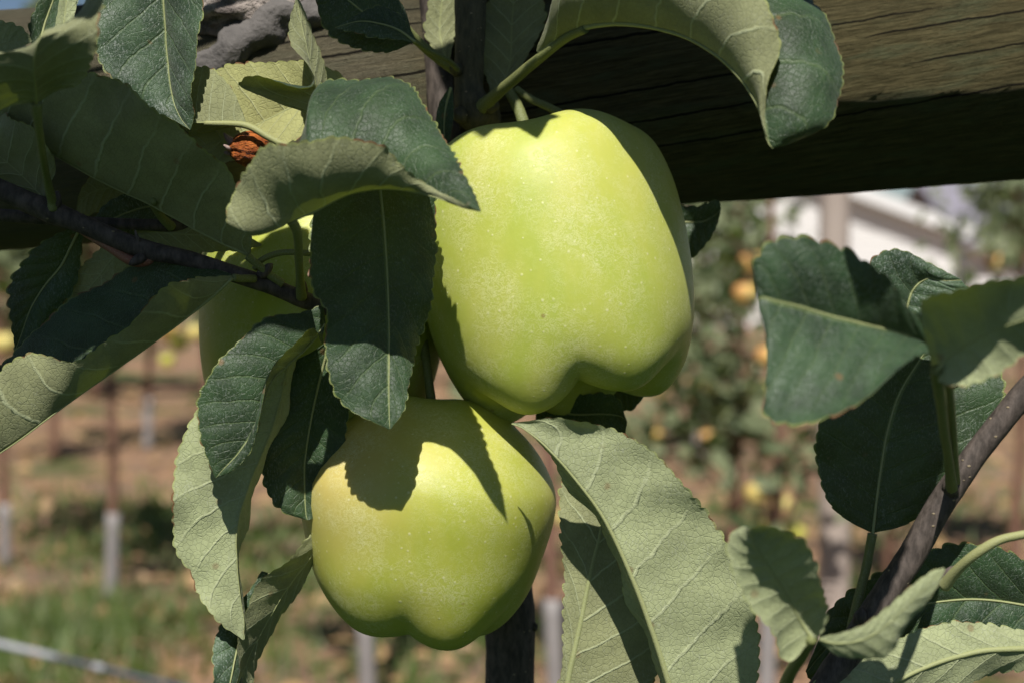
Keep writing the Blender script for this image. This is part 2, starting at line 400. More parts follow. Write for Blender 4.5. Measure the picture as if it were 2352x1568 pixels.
# apples on the far trees
def far_apple_material(name, a, b):
    t = NT(name); ob = t.co('Object'); c = t.mix(t.mr(t.noise(ob, 22, 2), .35, .65), a, b)
    return t.done(t.bsdf(c, .45, .4))
FA = [far_apple_material('ripe_orange_skin', (.62, .26, .10), (.68, .48, .14)), far_apple_material('ripe_yellow_skin', (.68, .46, .12), (.66, .58, .20)), far_apple_material('green_yellow_skin', (.40, .42, .07), (.55, .52, .10))]
def far_apple(u, v, r, m, lab, d=None):
    d = d or F*.0375/r; c = PD(u, v, d-.48); V = []; n, s = 12, 18; rr = r/F*(d-.48)
    for i in range(n+1):
        th = math.pi*i/n; rad = math.sin(th)*(1+.05*math.cos(th)); z = math.cos(th)*(.93-.35*math.exp(-(th/.35)**2)-.22*math.exp(-((math.pi-th)/.3)**2))
        for k in range(s):
            a = 2*math.pi*k/s; l = 1+.03*math.cos(5*a)*(i/n)
            V.append(c+rr*np.array([rad*l*math.cos(a), rad*l*math.sin(a), z]))
    Fc = [(i*s+k, i*s+(k+1) % s, (i+1)*s+(k+1) % s, (i+1)*s+k) for i in range(n) for k in range(s)]
    rt = root('orchard_apple', c, lab, 'apple', 'ripe apples on the trees behind')
    mesh('fruit', V, Fc, FA[m], rt)
    tv, tf = tube_geo(catmull([c+np.array([0, 0, rr*.5]), c+np.array([rr*.05, 0, rr*1.1]), c+np.array([rr*.2, 0, rr*1.5])], 8), [rr*.06]*8, 6); mesh('stalk', tv, tf, M_TRUNK, rt)
for a in [
 (1727, 605, 30, 0, 'orange apple hanging just left of the big blurred leaf, below the white house wall'),
 (1712, 675, 29, 0, 'reddish orange apple left of the big blurred leaf, second from the top'),
 (1762, 818, 29, 0, 'bright round peach-coloured apple close beside the big blurred leaf'),
 (1746, 893, 27, 2, 'yellow-green apple below the bright peach-coloured one'),
 (1627, 893, 18, 2, 'small dull yellow apple in the foliage right of the upper apple'),
 (1790, 1036, 27, 1, 'yellow apple below the drooping tip of the big blurred leaf'),
 (1738, 1132, 28, 1, 'yellow apple, left one of the touching pair beside the post'),
 (1796, 1162, 30, 1, 'largest yellow apple, right one of the touching pair beside the post'),
 (1740, 1215, 24, 2, 'yellow-green apple just above the grey upright leaf'),
 (1828, 1225, 24, 2, 'yellow-green apple between the grey upright leaf and the post'),
 (1512, 900, 20, 0, 'small orange apple right of the bottom of the upper apple'),
 (1502, 1000, 20, 0, 'small orange apple above the serrated pale leaf'),
 (1622, 1003, 19, 0, 'small orange apple above the thin pale trunk'),
 (1640, 850, 17, 0, 'small orange apple nearest the right flank of the upper apple'),
 (2290, 604, 26, 0, 'orange apple in the tree at the right edge'),
 (1690, 560, 24, 0, 'dull orange apple topmost in the leafy tree'),
 (388, 763, 24, 0, 'orange apple between the drooping leaf and the hidden left apple'),
 (410, 785, 24, 2, 'yellow-green apple beside an orange one at left'),
 (449, 765, 22, 1, 'yellow apple touching the outline of the hidden left apple'),
 (384, 828, 18, 2, 'small dull yellow apple under the left group of apples'),
 (10, 788, 28, 1, 'yellow apple at the left edge of the picture'),
 (1278, 1190, 24, 1, 'yellow apple peeping past the right flank of the lower apple'),
 (1570, 770, 18, 1, 'small yellow apple half hidden by the right flank of the upper apple'),
]: far_apple(*a)
# windfall on the ground
def windfall(u, v, lab):
    g = gb(u, v); d = np.dot(g-C0, CF); far_apple(u, v, 30*3.4/d*.9, 2, lab, d=d+.48)
windfall(183, 1000, 'windfall green-yellow apple lying on the leaf litter at left')

# wooden post
def post():
    b = gb(1908, 1570); d = np.dot(b-C0, CF); r = 36/F*d
    rt = root('wooden_post', b, 'pale grey wooden orchard post standing behind the right-hand leaves', 'post')
    pts = [b+np.array([0.004*math.sin(i), 0, -.05+i*.24]) for i in range(9)]
    V, Fc = tube_geo(catmull(pts, 40), [r*(1-.002*i) for i in range(40)], 24, .04); mesh('shaft', V, Fc, M_POST, rt)
    tv, tf = tube_geo(np.array([b+np.array([r*1.02*math.cos(a), r*1.02*math.sin(a), 1.3+.01*math.sin(3*a)]) for a in np.linspace(0, 2*math.pi, 25)]), [.0022]*25, 6); mesh('wire_tie', tv, tf, M_GUARD, rt)
post()

# house and shed
def boxgeo(x0, x1, y0, y1, z0, z1):
    return [(x, y, z) for x in (x0, x1) for y in (y0, y1) for z in (z0, z1)], [(0, 1, 3, 2), (4, 6, 7, 5), (0, 4, 5, 1), (2, 3, 7, 6), (0, 2, 6, 4), (1, 5, 7, 3)]
def siding():
    t = NT('white_siding'); ob = t.co('Object'); s = t.n('ShaderNodeSeparateXYZ'); t.put(s.inputs[0], ob)
    f = t.math('FRACT', t.math('MULTIPLY', s.outputs[2], 6.)); g = t.mr(f, .0, .12)
    c = t.mix(g, (.45, .46, .48), (.80, .79, .78)); return t.done(t.bsdf(c, .6, .3, t.bump(g, .5, .02)))
M_SIDE = siding(); M_WHITE = plain('white_trim', (.74, .74, .74), (.82, .82, .82), 3); M_ROOF = plain('lilac_metal_roof', (.26, .245, .29), (.32, .30, .35), 2, .45, .5)
M_GLASSD = plain('dark_window', (.04, .05, .06), (.07, .08, .09), 1, .1, .6)
def house():
    D = 20.; p = lambda u, v, d=D: PD(u, v, d)
    x0, x1 = p(1330, 600)[0], p(2196, 600)[0]; y = p(1900, 600)[1]; apex = p(1760, 372); xr = p(2196, 530)
    rt = root('white_house', (0.5*(x0+x1), y, 0), 'white weatherboard house with a sloping white gable edge, far behind the orchard', 'house')
    za, ze = apex[2], xr[2]; xa = .5*(x0+x1)
    V = [(x0, y, -.2), (x1, y, -.2), (x1, y, ze), (xa, y, ze+(za-ze)), (x0, y, ze)]; n = len(V)
    V += [(a, y+9, c) for a, b, c in V]
    Fc = [(0, 1, 2, 3, 4), (9, 8, 7, 6, 5)]+[(i, i+n, (i+1) % n+n, (i+1) % n) for i in range(n)]
    mesh('wall', V, Fc, M_SIDE, rt, smooth=False)
    for sgn in (-1, 1):
        xe = x1 if sgn > 0 else x0; ex = xe+sgn*.22; sl_ = (ze-za)/(xe-xa); zx = ze+sl_*(ex-xe)
        t0 = .05; V = [(xa, y-.20, za+.02), (ex, y-.20, zx+.02), (ex, y-.20, zx+t0+.02), (xa, y-.20, za+t0+.02)]; V += [(a, y+9.5, c) for a, b, c in V]
        mesh('roof', V, [(0, 1, 2, 3), (7, 6, 5, 4), (0, 4, 5, 1), (1, 5, 6, 2), (2, 6, 7, 3), (3, 7, 4, 0)], M_ROOF, rt, smooth=False)
        V = [(xa, y-.225, za-.07), (ex, y-.225, zx-.07), (ex, y-.225, zx+t0+.045), (xa, y-.225, za+t0+.045)]; V += [(a, y-.203, c) for a, b, c in V]
        mesh('barge_board', V, [(0, 1, 2, 3), (7, 6, 5, 4), (0, 4, 5, 1), (1, 5, 6, 2), (2, 6, 7, 3), (3, 7, 4, 0)], M_WHITE, rt, smooth=False)
    a, b = p(1660, 560), p(1720, 625); V, Fc = boxgeo(a[0], b[0], y-.06, y+.03, b[2], a[2]); w = mesh('window', V, Fc, M_WHITE, rt, smooth=False)
    V, Fc = boxgeo(a[0]+.07, b[0]-.07, y-.075, y-.05, b[2]+.07, a[2]-.07); g = mesh('pane', np.array(V)-np.array(rt['_o']), Fc, M_GLASSD, smooth=False, origin=(0, 0, 0)); g.parent = w; g.location = (0, 0, 0)
house()
def shed():
    D = 34.; a, b = PD(2215, 400, D), PD(2700, 556, D); rt = root('metal_shed', (a[0], a[1], 0), 'shed with a lilac-grey metal roof at the right edge, behind the orchard', 'shed')
    V, Fc = boxgeo(a[0]+.3, b[0]-.3, a[1]+.5, a[1]+7.5, -.2, b[2]); mesh('wall', V, Fc, M_SIDE, rt, smooth=False)
    V = [(a[0], a[1], b[2]-.02), (b[0], a[1], b[2]-.02), (b[0], a[1]+4, a[2]), (a[0], a[1]+4, a[2]), (a[0], a[1]+8, b[2]-.02), (b[0], a[1]+8, b[2]-.02)]; V += [(x, y_, z-.08) for x, y_, z in V]
    mesh('roof', V, [(0, 1, 2, 3), (3, 2, 5, 4), (7, 6, 9, 8), (8, 9, 10, 11), (0, 6, 7, 1), (4, 5, 11, 10), (0, 3, 9, 6), (3, 4, 10, 9), (1, 7, 8, 2), (2, 8, 11, 5)], M_ROOF, rt, smooth=False)
shed()

# grass, litter
def grass():
    rg = np.random.default_rng(3); V = []; Fc = []
    patches = [(120, 1480, .42, 900), (200, 1430, .3, 500), (60, 1540, .4, 500), (715, 1340, .35, 500), (640, 1250, .4, 300), (360, 1200, .5, 350), (300, 1260, .3, 250), (1400, 1520, .3, 300), (900, 1500, .5, 400), (1560, 1250, .5, 300), (2020, 1380, .5, 350), (180, 1180, .5, 250), (2300, 1180, .6, 300), (180, 1280, .3, 200)]
    for u, v, rad, n in patches:
        g = gb(u, v)
        for q in range(n):
            p = g+np.array([rg.normal()*rad*.5, rg.normal()*rad*.7, 0]); h = rg.uniform(.03, .10); a = rg.uniform(0, 6.28); d = np.array([math.cos(a), math.sin(a), 0])*.006; ln = np.array([rg.normal()*.03, rg.normal()*.03, h]); o = len(V)
            V += [p-d, p+d, p+ln*.6+d*.6, p+ln, p+ln*.6-d*.6]; Fc += [(o, o+1, o+2, o+3, o+4)]
    tag(mesh('grass', V, Fc, M_GRASS, smooth=False), kind='stuff')
    cen = []; V = []; Fc = []
    for q in range(2600):
        y = rg.uniform(2.6, 12)**1.0; x = rg.uniform(-.36, .36)*y*1.0; s = rg.uniform(.02, .045); a = rg.uniform(0, 6.28); c, sn = math.cos(a)*s, math.sin(a)*s; t = rg.normal()*.012; o = len(V); z = .02+rg.uniform(0, .02)
        V += [(x-c, y-sn, z), (x+sn*.5, y-c*.5, z+.01+t), (x+c, y+sn, z+.004), (x-sn*.5, y+c*.5, z+.01-t)]; Fc.append((o, o+1, o+2, o+3))
    tag(mesh('fallen_leaves', V, Fc, M_LITTER, smooth=False), kind='stuff')
grass()

# drip hose across the lower left
def hose():
    M_H = plain('navy_plastic', (.030, .040, .07), (.045, .055, .09), 60, .4, .5); M_S = plain('sunlit_plastic', (.34, .34, .38), (.46, .46, .50), 60, .5)
    f = lambda u: PD(u, 1478+(u)*.232+ (u/380.)**2*3, 2.6-.0001*u); rr = 7.0/F*2.55
    rt = root('drip_hose', f(-60), 'thin dark irrigation hose with stretches painted pale as sunlit slanting across the lower left corner', 'hose')
    V, Fc = tube_geo(np.array([f(u) for u in np.linspace(-400, 900, 50)]), [rr]*50, 10); mesh('pipe', V, Fc, M_H, rt)
    for a, b in ((-400, 132), (215, 238)):  # pale overlays imitate sunlit stretches of the one dark hose
        V, Fc = tube_geo(np.array([f(u) for u in np.linspace(a, b, 12)]), [rr*1.12]*12, 12); mesh('sunlit_stretch', V, Fc, M_S, rt)
hose()

# ------------------------------------------------------------------ timber rail
def timber_material():
    t = NT('weathered_timber'); q = t.n('ShaderNodeSeparateXYZ'); t.put(q.inputs[0], t.co('UV'))
    U, Vv = q.outputs[0], t.math('SUBTRACT', q.outputs[1], t.math('MULTIPLY', q.outputs[0], .06))
    cb = t.n('ShaderNodeCombineXYZ'); t.put(cb.inputs[0], U); t.put(cb.inputs[1], Vv); uv = cb.outputs[0]
    g1 = t.noise(t.mapping(uv, (2.2, 70, 1)), 4, 6, .66, .8); g2 = t.noise(t.mapping(uv, (7, 420, 1)), 4, 5, .65, .3)
    big = t.noise(t.mapping(uv, (1.5, 12, 1)), 3, 4, .6)
    c = t.mix(t.mr(g1, .3, .7), (.070, .062, .028), (.225, .195, .095))
    c = t.mix(t.math('MULTIPLY', t.mr(big, .48, .68), .8), c, (.15, .165, .088))
    c = t.mix(t.math('MULTIPLY', t.mr(g2, .5, .72), .5), c, (.29, .20, .095))
    c = t.mix(t.math('MULTIPLY', t.mr(g2, .48, .34), .6), c, (.045, .036, .018))
    c = t.mix(t.math('MULTIPLY', t.mr(U, 1.15, .85), .6), c, (.25, .225, .165))
    wob = t.math('MULTIPLY', t.math('SUBTRACT', t.noise(t.mapping(uv, (5, 2, 1)), 3, 4, .6), .5), .007)
    ck = None
    for v0, ua, ub, w in CRACKS:
        d = t.math('ABSOLUTE', t.math('SUBTRACT', t.math('ADD', Vv, wob), v0))
        ends = t.math('MULTIPLY', t.mr(U, ua, ua+.08), t.mr(U, ub, ub-.15))
        m = t.math('MULTIPLY', t.math('LESS_THAN', d, t.math('MULTIPLY', t.math('MULTIPLY', ends, w*.62), t.math('MULTIPLY_ADD', g1, 1.6, .2))), 1.)
        ck = m if ck is None else t.math('MAXIMUM', ck, m)
    c = t.mix(t.math('MULTIPLY', ck, .94), c, (.010, .008, .006))
    h = t.math('SUBTRACT', t.math('ADD', t.math('MULTIPLY', g1, .9), t.math('MULTIPLY', g2, .8)), t.math('MULTIPLY', ck, 1.6))
    return t.done(t.bsdf(c, .9, .15, t.bump(h, 1., .0028)))
_cr = random.Random(4)
CRACKS = [(.5+a, ua, ub, w) for a, ua, ub, w in [(-.022, 1.6, 2.9, .0026), (-.075, 1.75, 2.15, .0020), (-.098, 1.9, 2.9, .0022), (-.006, .6, 1.15, .0030), (.024, .55, 1.1, .0026), (-.045, .5, 1.75, .0030), (-.115, 1.0, 1.9, .0024), (-.155, 1.1, 1.85, .0022), (.004, 1.0, 1.7, .0018), (-.19, 1.2, 2.6, .0020), (-.14, 2.0, 2.7, .0018), (.05, .5, 1.4, .0024)]]
M_TIMBER = timber_material()
RAILZ = -800.
def rail():
    us = np.linspace(-900, 3300, 260); nphi = 200; V = []; UV = []; rpx = 272.
    for i, u in enumerate(us):
        vb = 575-.0705*u; c = (u, vb-rpx)
        k = min(1, max(0, (u-1250)/500.)); k = k*k*(3-2*k)
        for j in range(nphi+1):
            a = 2*math.pi*j/nphi+math.pi; y = math.sin(a); z = math.cos(a)       # y up, z to the lens
            if z > -.35 and y < -.35 and k > 0:                           # the underside is split away towards the right
                y0, z0 = -.35, .937; e = (-y-.35)/.65; zz = z0-1.22*e**1.3
                if z > 0 or zz < z: z = z*(1-k)+min(z, zz)*k if z > zz else z
            n1 = mnoise.noise(Vector((u*.0016, y*2.1, z*2.1)))*.022+mnoise.noise(Vector((u*.004, y*13, z*13)))*.008
            n1 += k*max(0, 1-abs(y+.35)/.16)*(.020*mnoise.noise(Vector((u*.012, y*30, 3.)))+.014*mnoise.noise(Vector((u*.05, y*70, 8.))))
            y *= 1+n1; z *= 1+n1
            d = FOCUS-(RAILZ+z*rpx*1.0)*K; 
            dc = FOCUS-RAILZ*K; sc = dc/F
            pos = PD(c[0], c[1], dc)+CU*(y*rpx*sc)-CF*(z*rpx*sc)
            V.append(pos); UV.append((u/1000., j/nphi))
    n = nphi+1
    Fc = [(i*n+j, i*n+j+1, (i+1)*n+j+1, (i+1)*n+j) for i in range(len(us)-1) for j in range(nphi)]
    o = mesh('timber_rail', V, Fc, M_TIMBER, None, UV); tag(o, 'thick weathered round timber rail running across behind the apples', 'rail')
rail()
def knotwood():
    t = NT('grey_driftwood'); ob = t.co('Object'); n = t.noise(t.mapping(ob, (1, 1, 1)), 70, 6, .65); n2 = t.noise(ob, 400, 4, .6)
    c = t.mix(t.mr(n, .35, .65), (.12, .10, .095), (.46, .40, .36)); c = t.mix(t.math('MULTIPLY', t.mr(n2, .5, .7), .5), c, (.40, .34, .30))
    m1 = t.done(t.bsdf(c, .9, .2, t.bump(t.math('ADD', n, n2), .9, .004)))
    rt = root('gnarled_stump', P(560, 80, -560), 'gnarled grey weathered wood stub behind the top left leaves', 'wood')
    V = []; n_, s = 26, 40
    for i in range(n_+1):
        th = math.pi*i/n_
        for k in range(s):
            a = 2*math.pi*k/s; d = Vector((math.sin(th)*math.cos(a), math.cos(th), math.sin(th)*math.sin(a)))
            r = 1+.32*mnoise.fractal(d*1.8+Vector((3, 1, 2)), 1., 2., 4)+.08*mnoise.noise(d*9)
            V.append(P(545+d.x*r*150, 10-d.y*r*75, -560+d.z*r*110))
    Fc = [(i*s+k, i*s+(k+1) % s, (i+1)*s+(k+1) % s, (i+1)*s+k) for i in range(n_) for k in range(s)]
    mesh('bark_lump', V, Fc, m1, rt)
    M_DK = plain('dark_grey_wood', (.07, .066, .066), (.20, .185, .175), 90, .85, .2, .8)
    tv, tf = tube_px([(455, 150, -500, 26), (520, 125, -490, 40), (580, 80, -500, 46), (640, 40, -520, 52), (730, 20, -540, 48), (840, 10, -560, 40)], 40, 20, .45); mesh('dead_limb', tv, tf, M_DK, rt)
knotwood()

# ------------------------------------------------------------------ stems
def branch(name, label, spec, mat, n=60, seg=18, lump=.14, buds=(), cat='branch', seed=0, group=None):
    rt = root(name, P(*spec[0][:3]), label, cat, group)
    V, Fc = tube_px(spec, n, seg, lump, seed); mesh('bark', V, Fc, mat, rt)
    for b in buds:
        u, v, z, r, du, dv = b
        V, Fc = tube_px([(u, v, z, r), (u+du*.35, v+dv*.35, z+r*.6, r*1.05), (u+du*.75, v+dv*.75, z+r*.7, r*.7), (u+du, v+dv, z+r*.5, r*.15)], 14, 10, .2, seed); mesh('bud', V, Fc, mat, rt)
    return rt
branch('apple_twig', 'dark brown twig slanting down from the left edge, dotted with pale lenticels', [(-260, 330, 60, 24), (-60, 412, 50, 24), (60, 462, 40, 24), (120, 487, 34, 27), (200, 520, 28, 22), (330, 572, 20, 23), (430, 595, 15, 20), (560, 636, 5, 20), (640, 664, -5, 19), (700, 690, -20, 20), (790, 720, -60, 18), (900, 760, -330, 20), (1020, 800, -500, 22)], M_BARK, 110, 18, .10, [(125, 475, 45, 14, 8, -36), (330, 590, 30, 12, -34, 18), (690, 676, 5, 15, 6, -34), (600, 632, 15, 13, 26, -26), (320, 565, 34, 5, -10, -38)])
branch('apple_twig', 'thin twig with a pinkish downy tip crossing behind the left twig', [(-200, 478, -60, 15), (0, 495, -60, 15), (70, 500, -60, 15), (200, 510, -75, 13), (340, 517, -100, 14), (430, 516, -130, 15), (560, 500, -180, 16)], M_BARK, 60, 14, .08, seed=3)
branch('apple_shoot', 'upright stem with tiny pale dots rising from the spur above the upper apple', [(1085, -260, -350, 36), (1081, -60, -350, 36), (1080, 40, -350, 36), (1077, 140, -350, 35), (1077, 200, -350, 34), (1083, 235, -352, 42), (1095, 258, -360, 48), (1112, 275, -380, 40), (1120, 300, -420, 26)], M_BARKG, 60, 20, .10, [(1050, 165, -325, 16, -8, -22), (1120, 240, -320, 20, 26, 6), (1062, 262, -330, 20, -16, 14)], seed=5)
branch('apple_shoot', 'main dark stem running down behind the apples and out below the lower one', [(975, -280, -470, 30), (990, -40, -472, 30), (1005, 110, -476, 32), (1015, 240, -482, 34), (1040, 420, -492, 38), (1085, 680, -520, 46), (1125, 950, -545, 52), (1155, 1200, -550, 56), (1170, 1400, -552, 57), (1172, 1580, -552, 58), (1175, 1800, -552, 60)], M_BARK, 110, 22, .07, [(1222, 1440, -545, 12, 10, -8)], seed=8)
branch('apple_branch', 'dark branch rising steeply at the lower right corner', [(1790, 1760, 150, 38), (1880, 1600, 160, 36), (1985, 1440, 175, 33), (2085, 1290, 190, 32), (2165, 1150, 205, 31), (2250, 1030, 220, 28), (2352, 905, 235, 29), (2460, 790, 250, 28), (2600, 640, 260, 28)], M_BARK, 90, 20, .10, [(2185, 1130, 225, 18, -2, -44), (2165, 1335, 205, 14, 26, -36), (1975, 1425, 190, 15, 6, -30)], seed=11)
rt = branch('fruit_stalk', 'green fruit stalk holding the upper apple under the spur', [(1160, 195, -330, 11), (1178, 225, -320, 13), (1192, 255, -300, 13), (1205, 290, -285, 14), (1225, 340, -280, 13), (1238, 395, -280, 10)], M_PET, 30, 12, .12, cat='stalk')
branch('fruit_stalk', 'thin green stalk running right above the shoulder of the upper apple', [(1185, 205, -325, 9), (1220, 228, -310, 9), (1270, 252, -300, 9), (1320, 280, -300, 9), (1350, 305, -310, 8)], M_PET, 24, 10, .12, cat='stalk')
branch('fruit_stalk', 'olive fruit stalk going down into the top of the lower apple', [(962, 700, -330, 12), (972, 780, -290, 11), (982, 850, -250, 10), (990, 915, -235, 11), (995, 980, -230, 12)], M_PET, 30, 12, .08, cat='stalk')

# ------------------------------------------------------------------ apples
def apple_material(name, g=(.39, .475, .065), y=(.555, .56, .125), blush=None, bpos=None):
    t = NT(name); ob = t.co('Object')
    n1 = t.noise(t.mapping(ob, (1, 1, .45)), 38, 4, .55, .4)
    c = t.mix(t.mr(n1, .18, .78), g, y)
    if blush:
        d = t.n('ShaderNodeVectorMath', operation='DISTANCE'); t.put(d.inputs[0], ob); d.inputs[1].default_value = bpos
        c = t.mix(t.math('MULTIPLY', t.mr(t.math('ADD', d.outputs['Value'], t.math('MULTIPLY', t.noise(ob, 60, 3), .012)), .045, .010), .75), c, blush)
    v = t.voro(ob, 330); dot = t.mr(v.outputs['Distance'], t.math('MULTIPLY_ADD', t.noise(ob, 90, 2), .3, .03), .03)
    sc = t.n('ShaderNodeSeparateColor'); t.put(sc.inputs[0], v.outputs['Color']); dot = t.math('MULTIPLY', dot, t.math('GREATER_THAN', sc.outputs[0], .30))
    scarf = t.noise(t.mapping(ob, (1, 1, 1.3)), 420, 5, .75, 1.4); pt = t.mr(t.noise(ob, 60, 5, .7), .36, .72)
    sm = t.math('MULTIPLY', t.mr(t.math('ABSOLUTE', t.math('SUBTRACT', scarf, .5)), .05, .006), pt)
    c = t.mix(t.math('MULTIPLY', sm, .50), c, (.84, .84, .52))
    c = t.mix(t.math('MULTIPLY', pt, .08), c, (.74, .74, .42))
    c = t.mix(t.math('MULTIPLY', dot, .5), c, (.80, .79, .50))
    rs = t.voro(ob, 95); rk = t.n('ShaderNodeSeparateColor'); t.put(rk.inputs[0], rs.outputs['Color'])
    rdot = t.math('MULTIPLY', t.mr(rs.outputs['Distance'], .085, .03), t.math('GREATER_THAN', rk.outputs[1], .72))
    c = t.mix(t.math('MULTIPLY', rdot, .6), c, (.26, .17, .06))   # small corky specks
    h = t.math('ADD', t.math('MULTIPLY', sm, .35), t.math('ADD', t.math('MULTIPLY', dot, .4), t.math('MULTIPLY', t.noise(ob, 900, 3), .25)))
    return t.done(t.bsdf(c, t.math('MULTIPLY_ADD', t.noise(ob, 140, 3), .16, .36), .40, t.bump(h, .35, .0004), Subsurface_Weight=.22, Subsurface_Radius=(.8, .7, .12), Subsurface_Scale=.006))
PROF_U = [(0, .62), (.1, .68), (.22, .80), (.36, .90), (.5, .94), (.64, .935), (.78, .875), (.90, .73), (.975, .47), (1.0, .2), (1.0, -.1), (.97, -.4), (.91, -.64), (.82, -.83), (.7, -.95), (.58, -1.0), (.45, -.98), (.32, -.89), (.18, -.78), (.06, -.74), (0, -.73)]
PROF_L = [(0, .46), (.10, .50), (.2, .60), (.33, .665), (.48, .62), (.64, .49), (.80, .335), (.91, .18), (.98, .03), (1.0, -.09), (.985, -.25), (.935, -.45), (.86, -.70), (.785, -.86), (.69, -1.0), (.585, -1.10), (.47, -1.15), (.34, -1.14), (.22, -1.09), (.1, -1.0), (0, -.97)]
M_SEPAL = plain('dry_sepal', (.16, .11, .06), (.30, .22, .13), 300, .9, .1)
def apple(label, u, v, z, rpx, hs, taper, roll, pitch, lobe, lphase, mat, lamp=None, seed=0, stalk=True, PROF=None, drop=(0, 0), shear=0.):
    pr = catmull(PROF, 110); d = FOCUS-z*K; s_ = rpx/F*d; nphi = 120; V = []
    lamp = lamp or [1]*5
    for r_, h in pr:
        w = np.clip((-h-.55)/.6, 0, 1); w = w*w*(3-2*w)
        wt = np.clip((h-.45)/.5, 0, 1)
        r0 = r_*(1+taper*np.clip(h, -1.2, 1))
        for k in range(nphi):
            a = 2*math.pi*k/nphi; q = 5*(a-lphase)/(2*math.pi); i0 = int(math.floor(q+.5)) % 5; la = lamp[i0]
            cs = math.cos(5*(a-lphase)); bump_ = .5+.5*cs
            rr = r0*(1+lobe*.22*w*cs*la+.006*cs*np.clip(.4-h, 0, 1)+.012*wt*math.cos(5*a+1.3)+.02*math.cos(2*a+seed)+.012*math.cos(3*a+2*seed))
            ring = math.exp(-((r_-.58)/.30)**2)
            hh = h*hs - lobe*w*ring*(bump_**.45)*la + lobe*.62*w*ring + .022*wt*math.cos(5*a+1.3)*min(1, r_*2)
            x = rr*math.cos(a)+shear*hh; y = rr*math.sin(a)
            V.append((x, hh, y))
    V = np.array(V)
    cr, sr = math.cos(R(roll)), math.sin(R(roll)); cp, sp = math.cos(R(pitch)), math.sin(R(pitch))
    # pitch: bottom swings to the lens when positive; roll: bottom swings to the right when positive
    y1 = V[:, 1]*cp-V[:, 2]*sp*-1*0+V[:, 2]*sp; z1 = -V[:, 1]*sp+V[:, 2]*cp; x2 = V[:, 0]*cr-y1*sr*1; y2 = V[:, 0]*sr+y1*cr
    c = P(u, v, z)
    def tow(x, y, zz): return c[None]+np.outer(x, CX)*s_+np.outer(y, CU)*s_-np.outer(zz, CF)*s_
    X = tow(x2, y2, z1); n = len(pr)
    Fc = [(i*nphi+k, (i+1)*nphi+k, (i+1)*nphi+(k+1) % nphi, i*nphi+(k+1) % nphi) for i in range(n-1) for k in range(nphi)]
    rt = root('apple', c, label, 'apple', 'green-yellow apples hanging in front'); mesh('fruit', X, Fc, mat, rt)
    def loc(p):
        p = np.array(p, float); yy = p[:, 1]*cp+p[:, 2]*sp; zz = -p[:, 1]*sp+p[:, 2]*cp; return tow(p[:, 0]*cr-yy*sr, p[:, 0]*sr+yy*cr, zz)
    SV = []; SF = []
    for k in range(5):
        a = 2*math.pi*k/5+.4; o = len(SV); ca, sa = math.cos(a), math.sin(a); px_, py_ = -sa*.03, ca*.03; h0 = (PROF[-1][1]-.01)*hs
        SV += [(ca*.04+px_, h0, sa*.04+py_), (ca*.04-px_, h0, sa*.04-py_), (ca*.10-px_*.7, h0-.07, sa*.10-py_*.7), (ca*.13, h0-.13, sa*.13), (ca*.10+px_*.7, h0-.06, sa*.10+py_*.7)]; SF.append(tuple(range(o, o+5)))
    mesh('calyx', loc(SV), SF, M_SEPAL, rt, smooth=False)
    if stalk:
        L = loc([(0, .58*hs, 0), (.02, .75*hs, .01), (.05, .95*hs, .02)]); tv, tf = tube_geo(catmull(L, 10), [s_*.035]*10, 10); mesh('stalk', tv, tf, M_PET, rt)
    return rt
MA1 = apple_material('apple_skin'); MA2 = apple_material('apple_skin_blushed', (.38, .44, .05), (.53, .52, .105), (.64, .49, .17), (-.024, -.024, .010)); MA3 = apple_material('apple_skin_plain', (.40, .50, .05), (.56, .58, .11))
apple('large upper green-yellow apple with a lobed base, in front of the timber rail', 1274, 606, -240, 309, 1.03, 0, 10, 8, .20, R(125), MA1, [1.15, 1, 1.15, .9, .85], seed=1, stalk=False, PROF=PROF_U)
apple('lower green-yellow apple with a yellow blush and leaf shadows, hanging under the upper one', 988, 1112, -250, 296, 1.0, 0, -4, 3, .10, R(62), MA2, [1.25, .6, .5, .5, .5], seed=2.2, stalk=False, PROF=PROF_L)
apple('apple mostly hidden behind leaves at left, only its lit top and shaded left side visible', 740, 735, -430, 286, 1.0, .05, -4, 4, .10, R(30), MA3, seed=3.1, stalk=False, PROF=PROF_U)

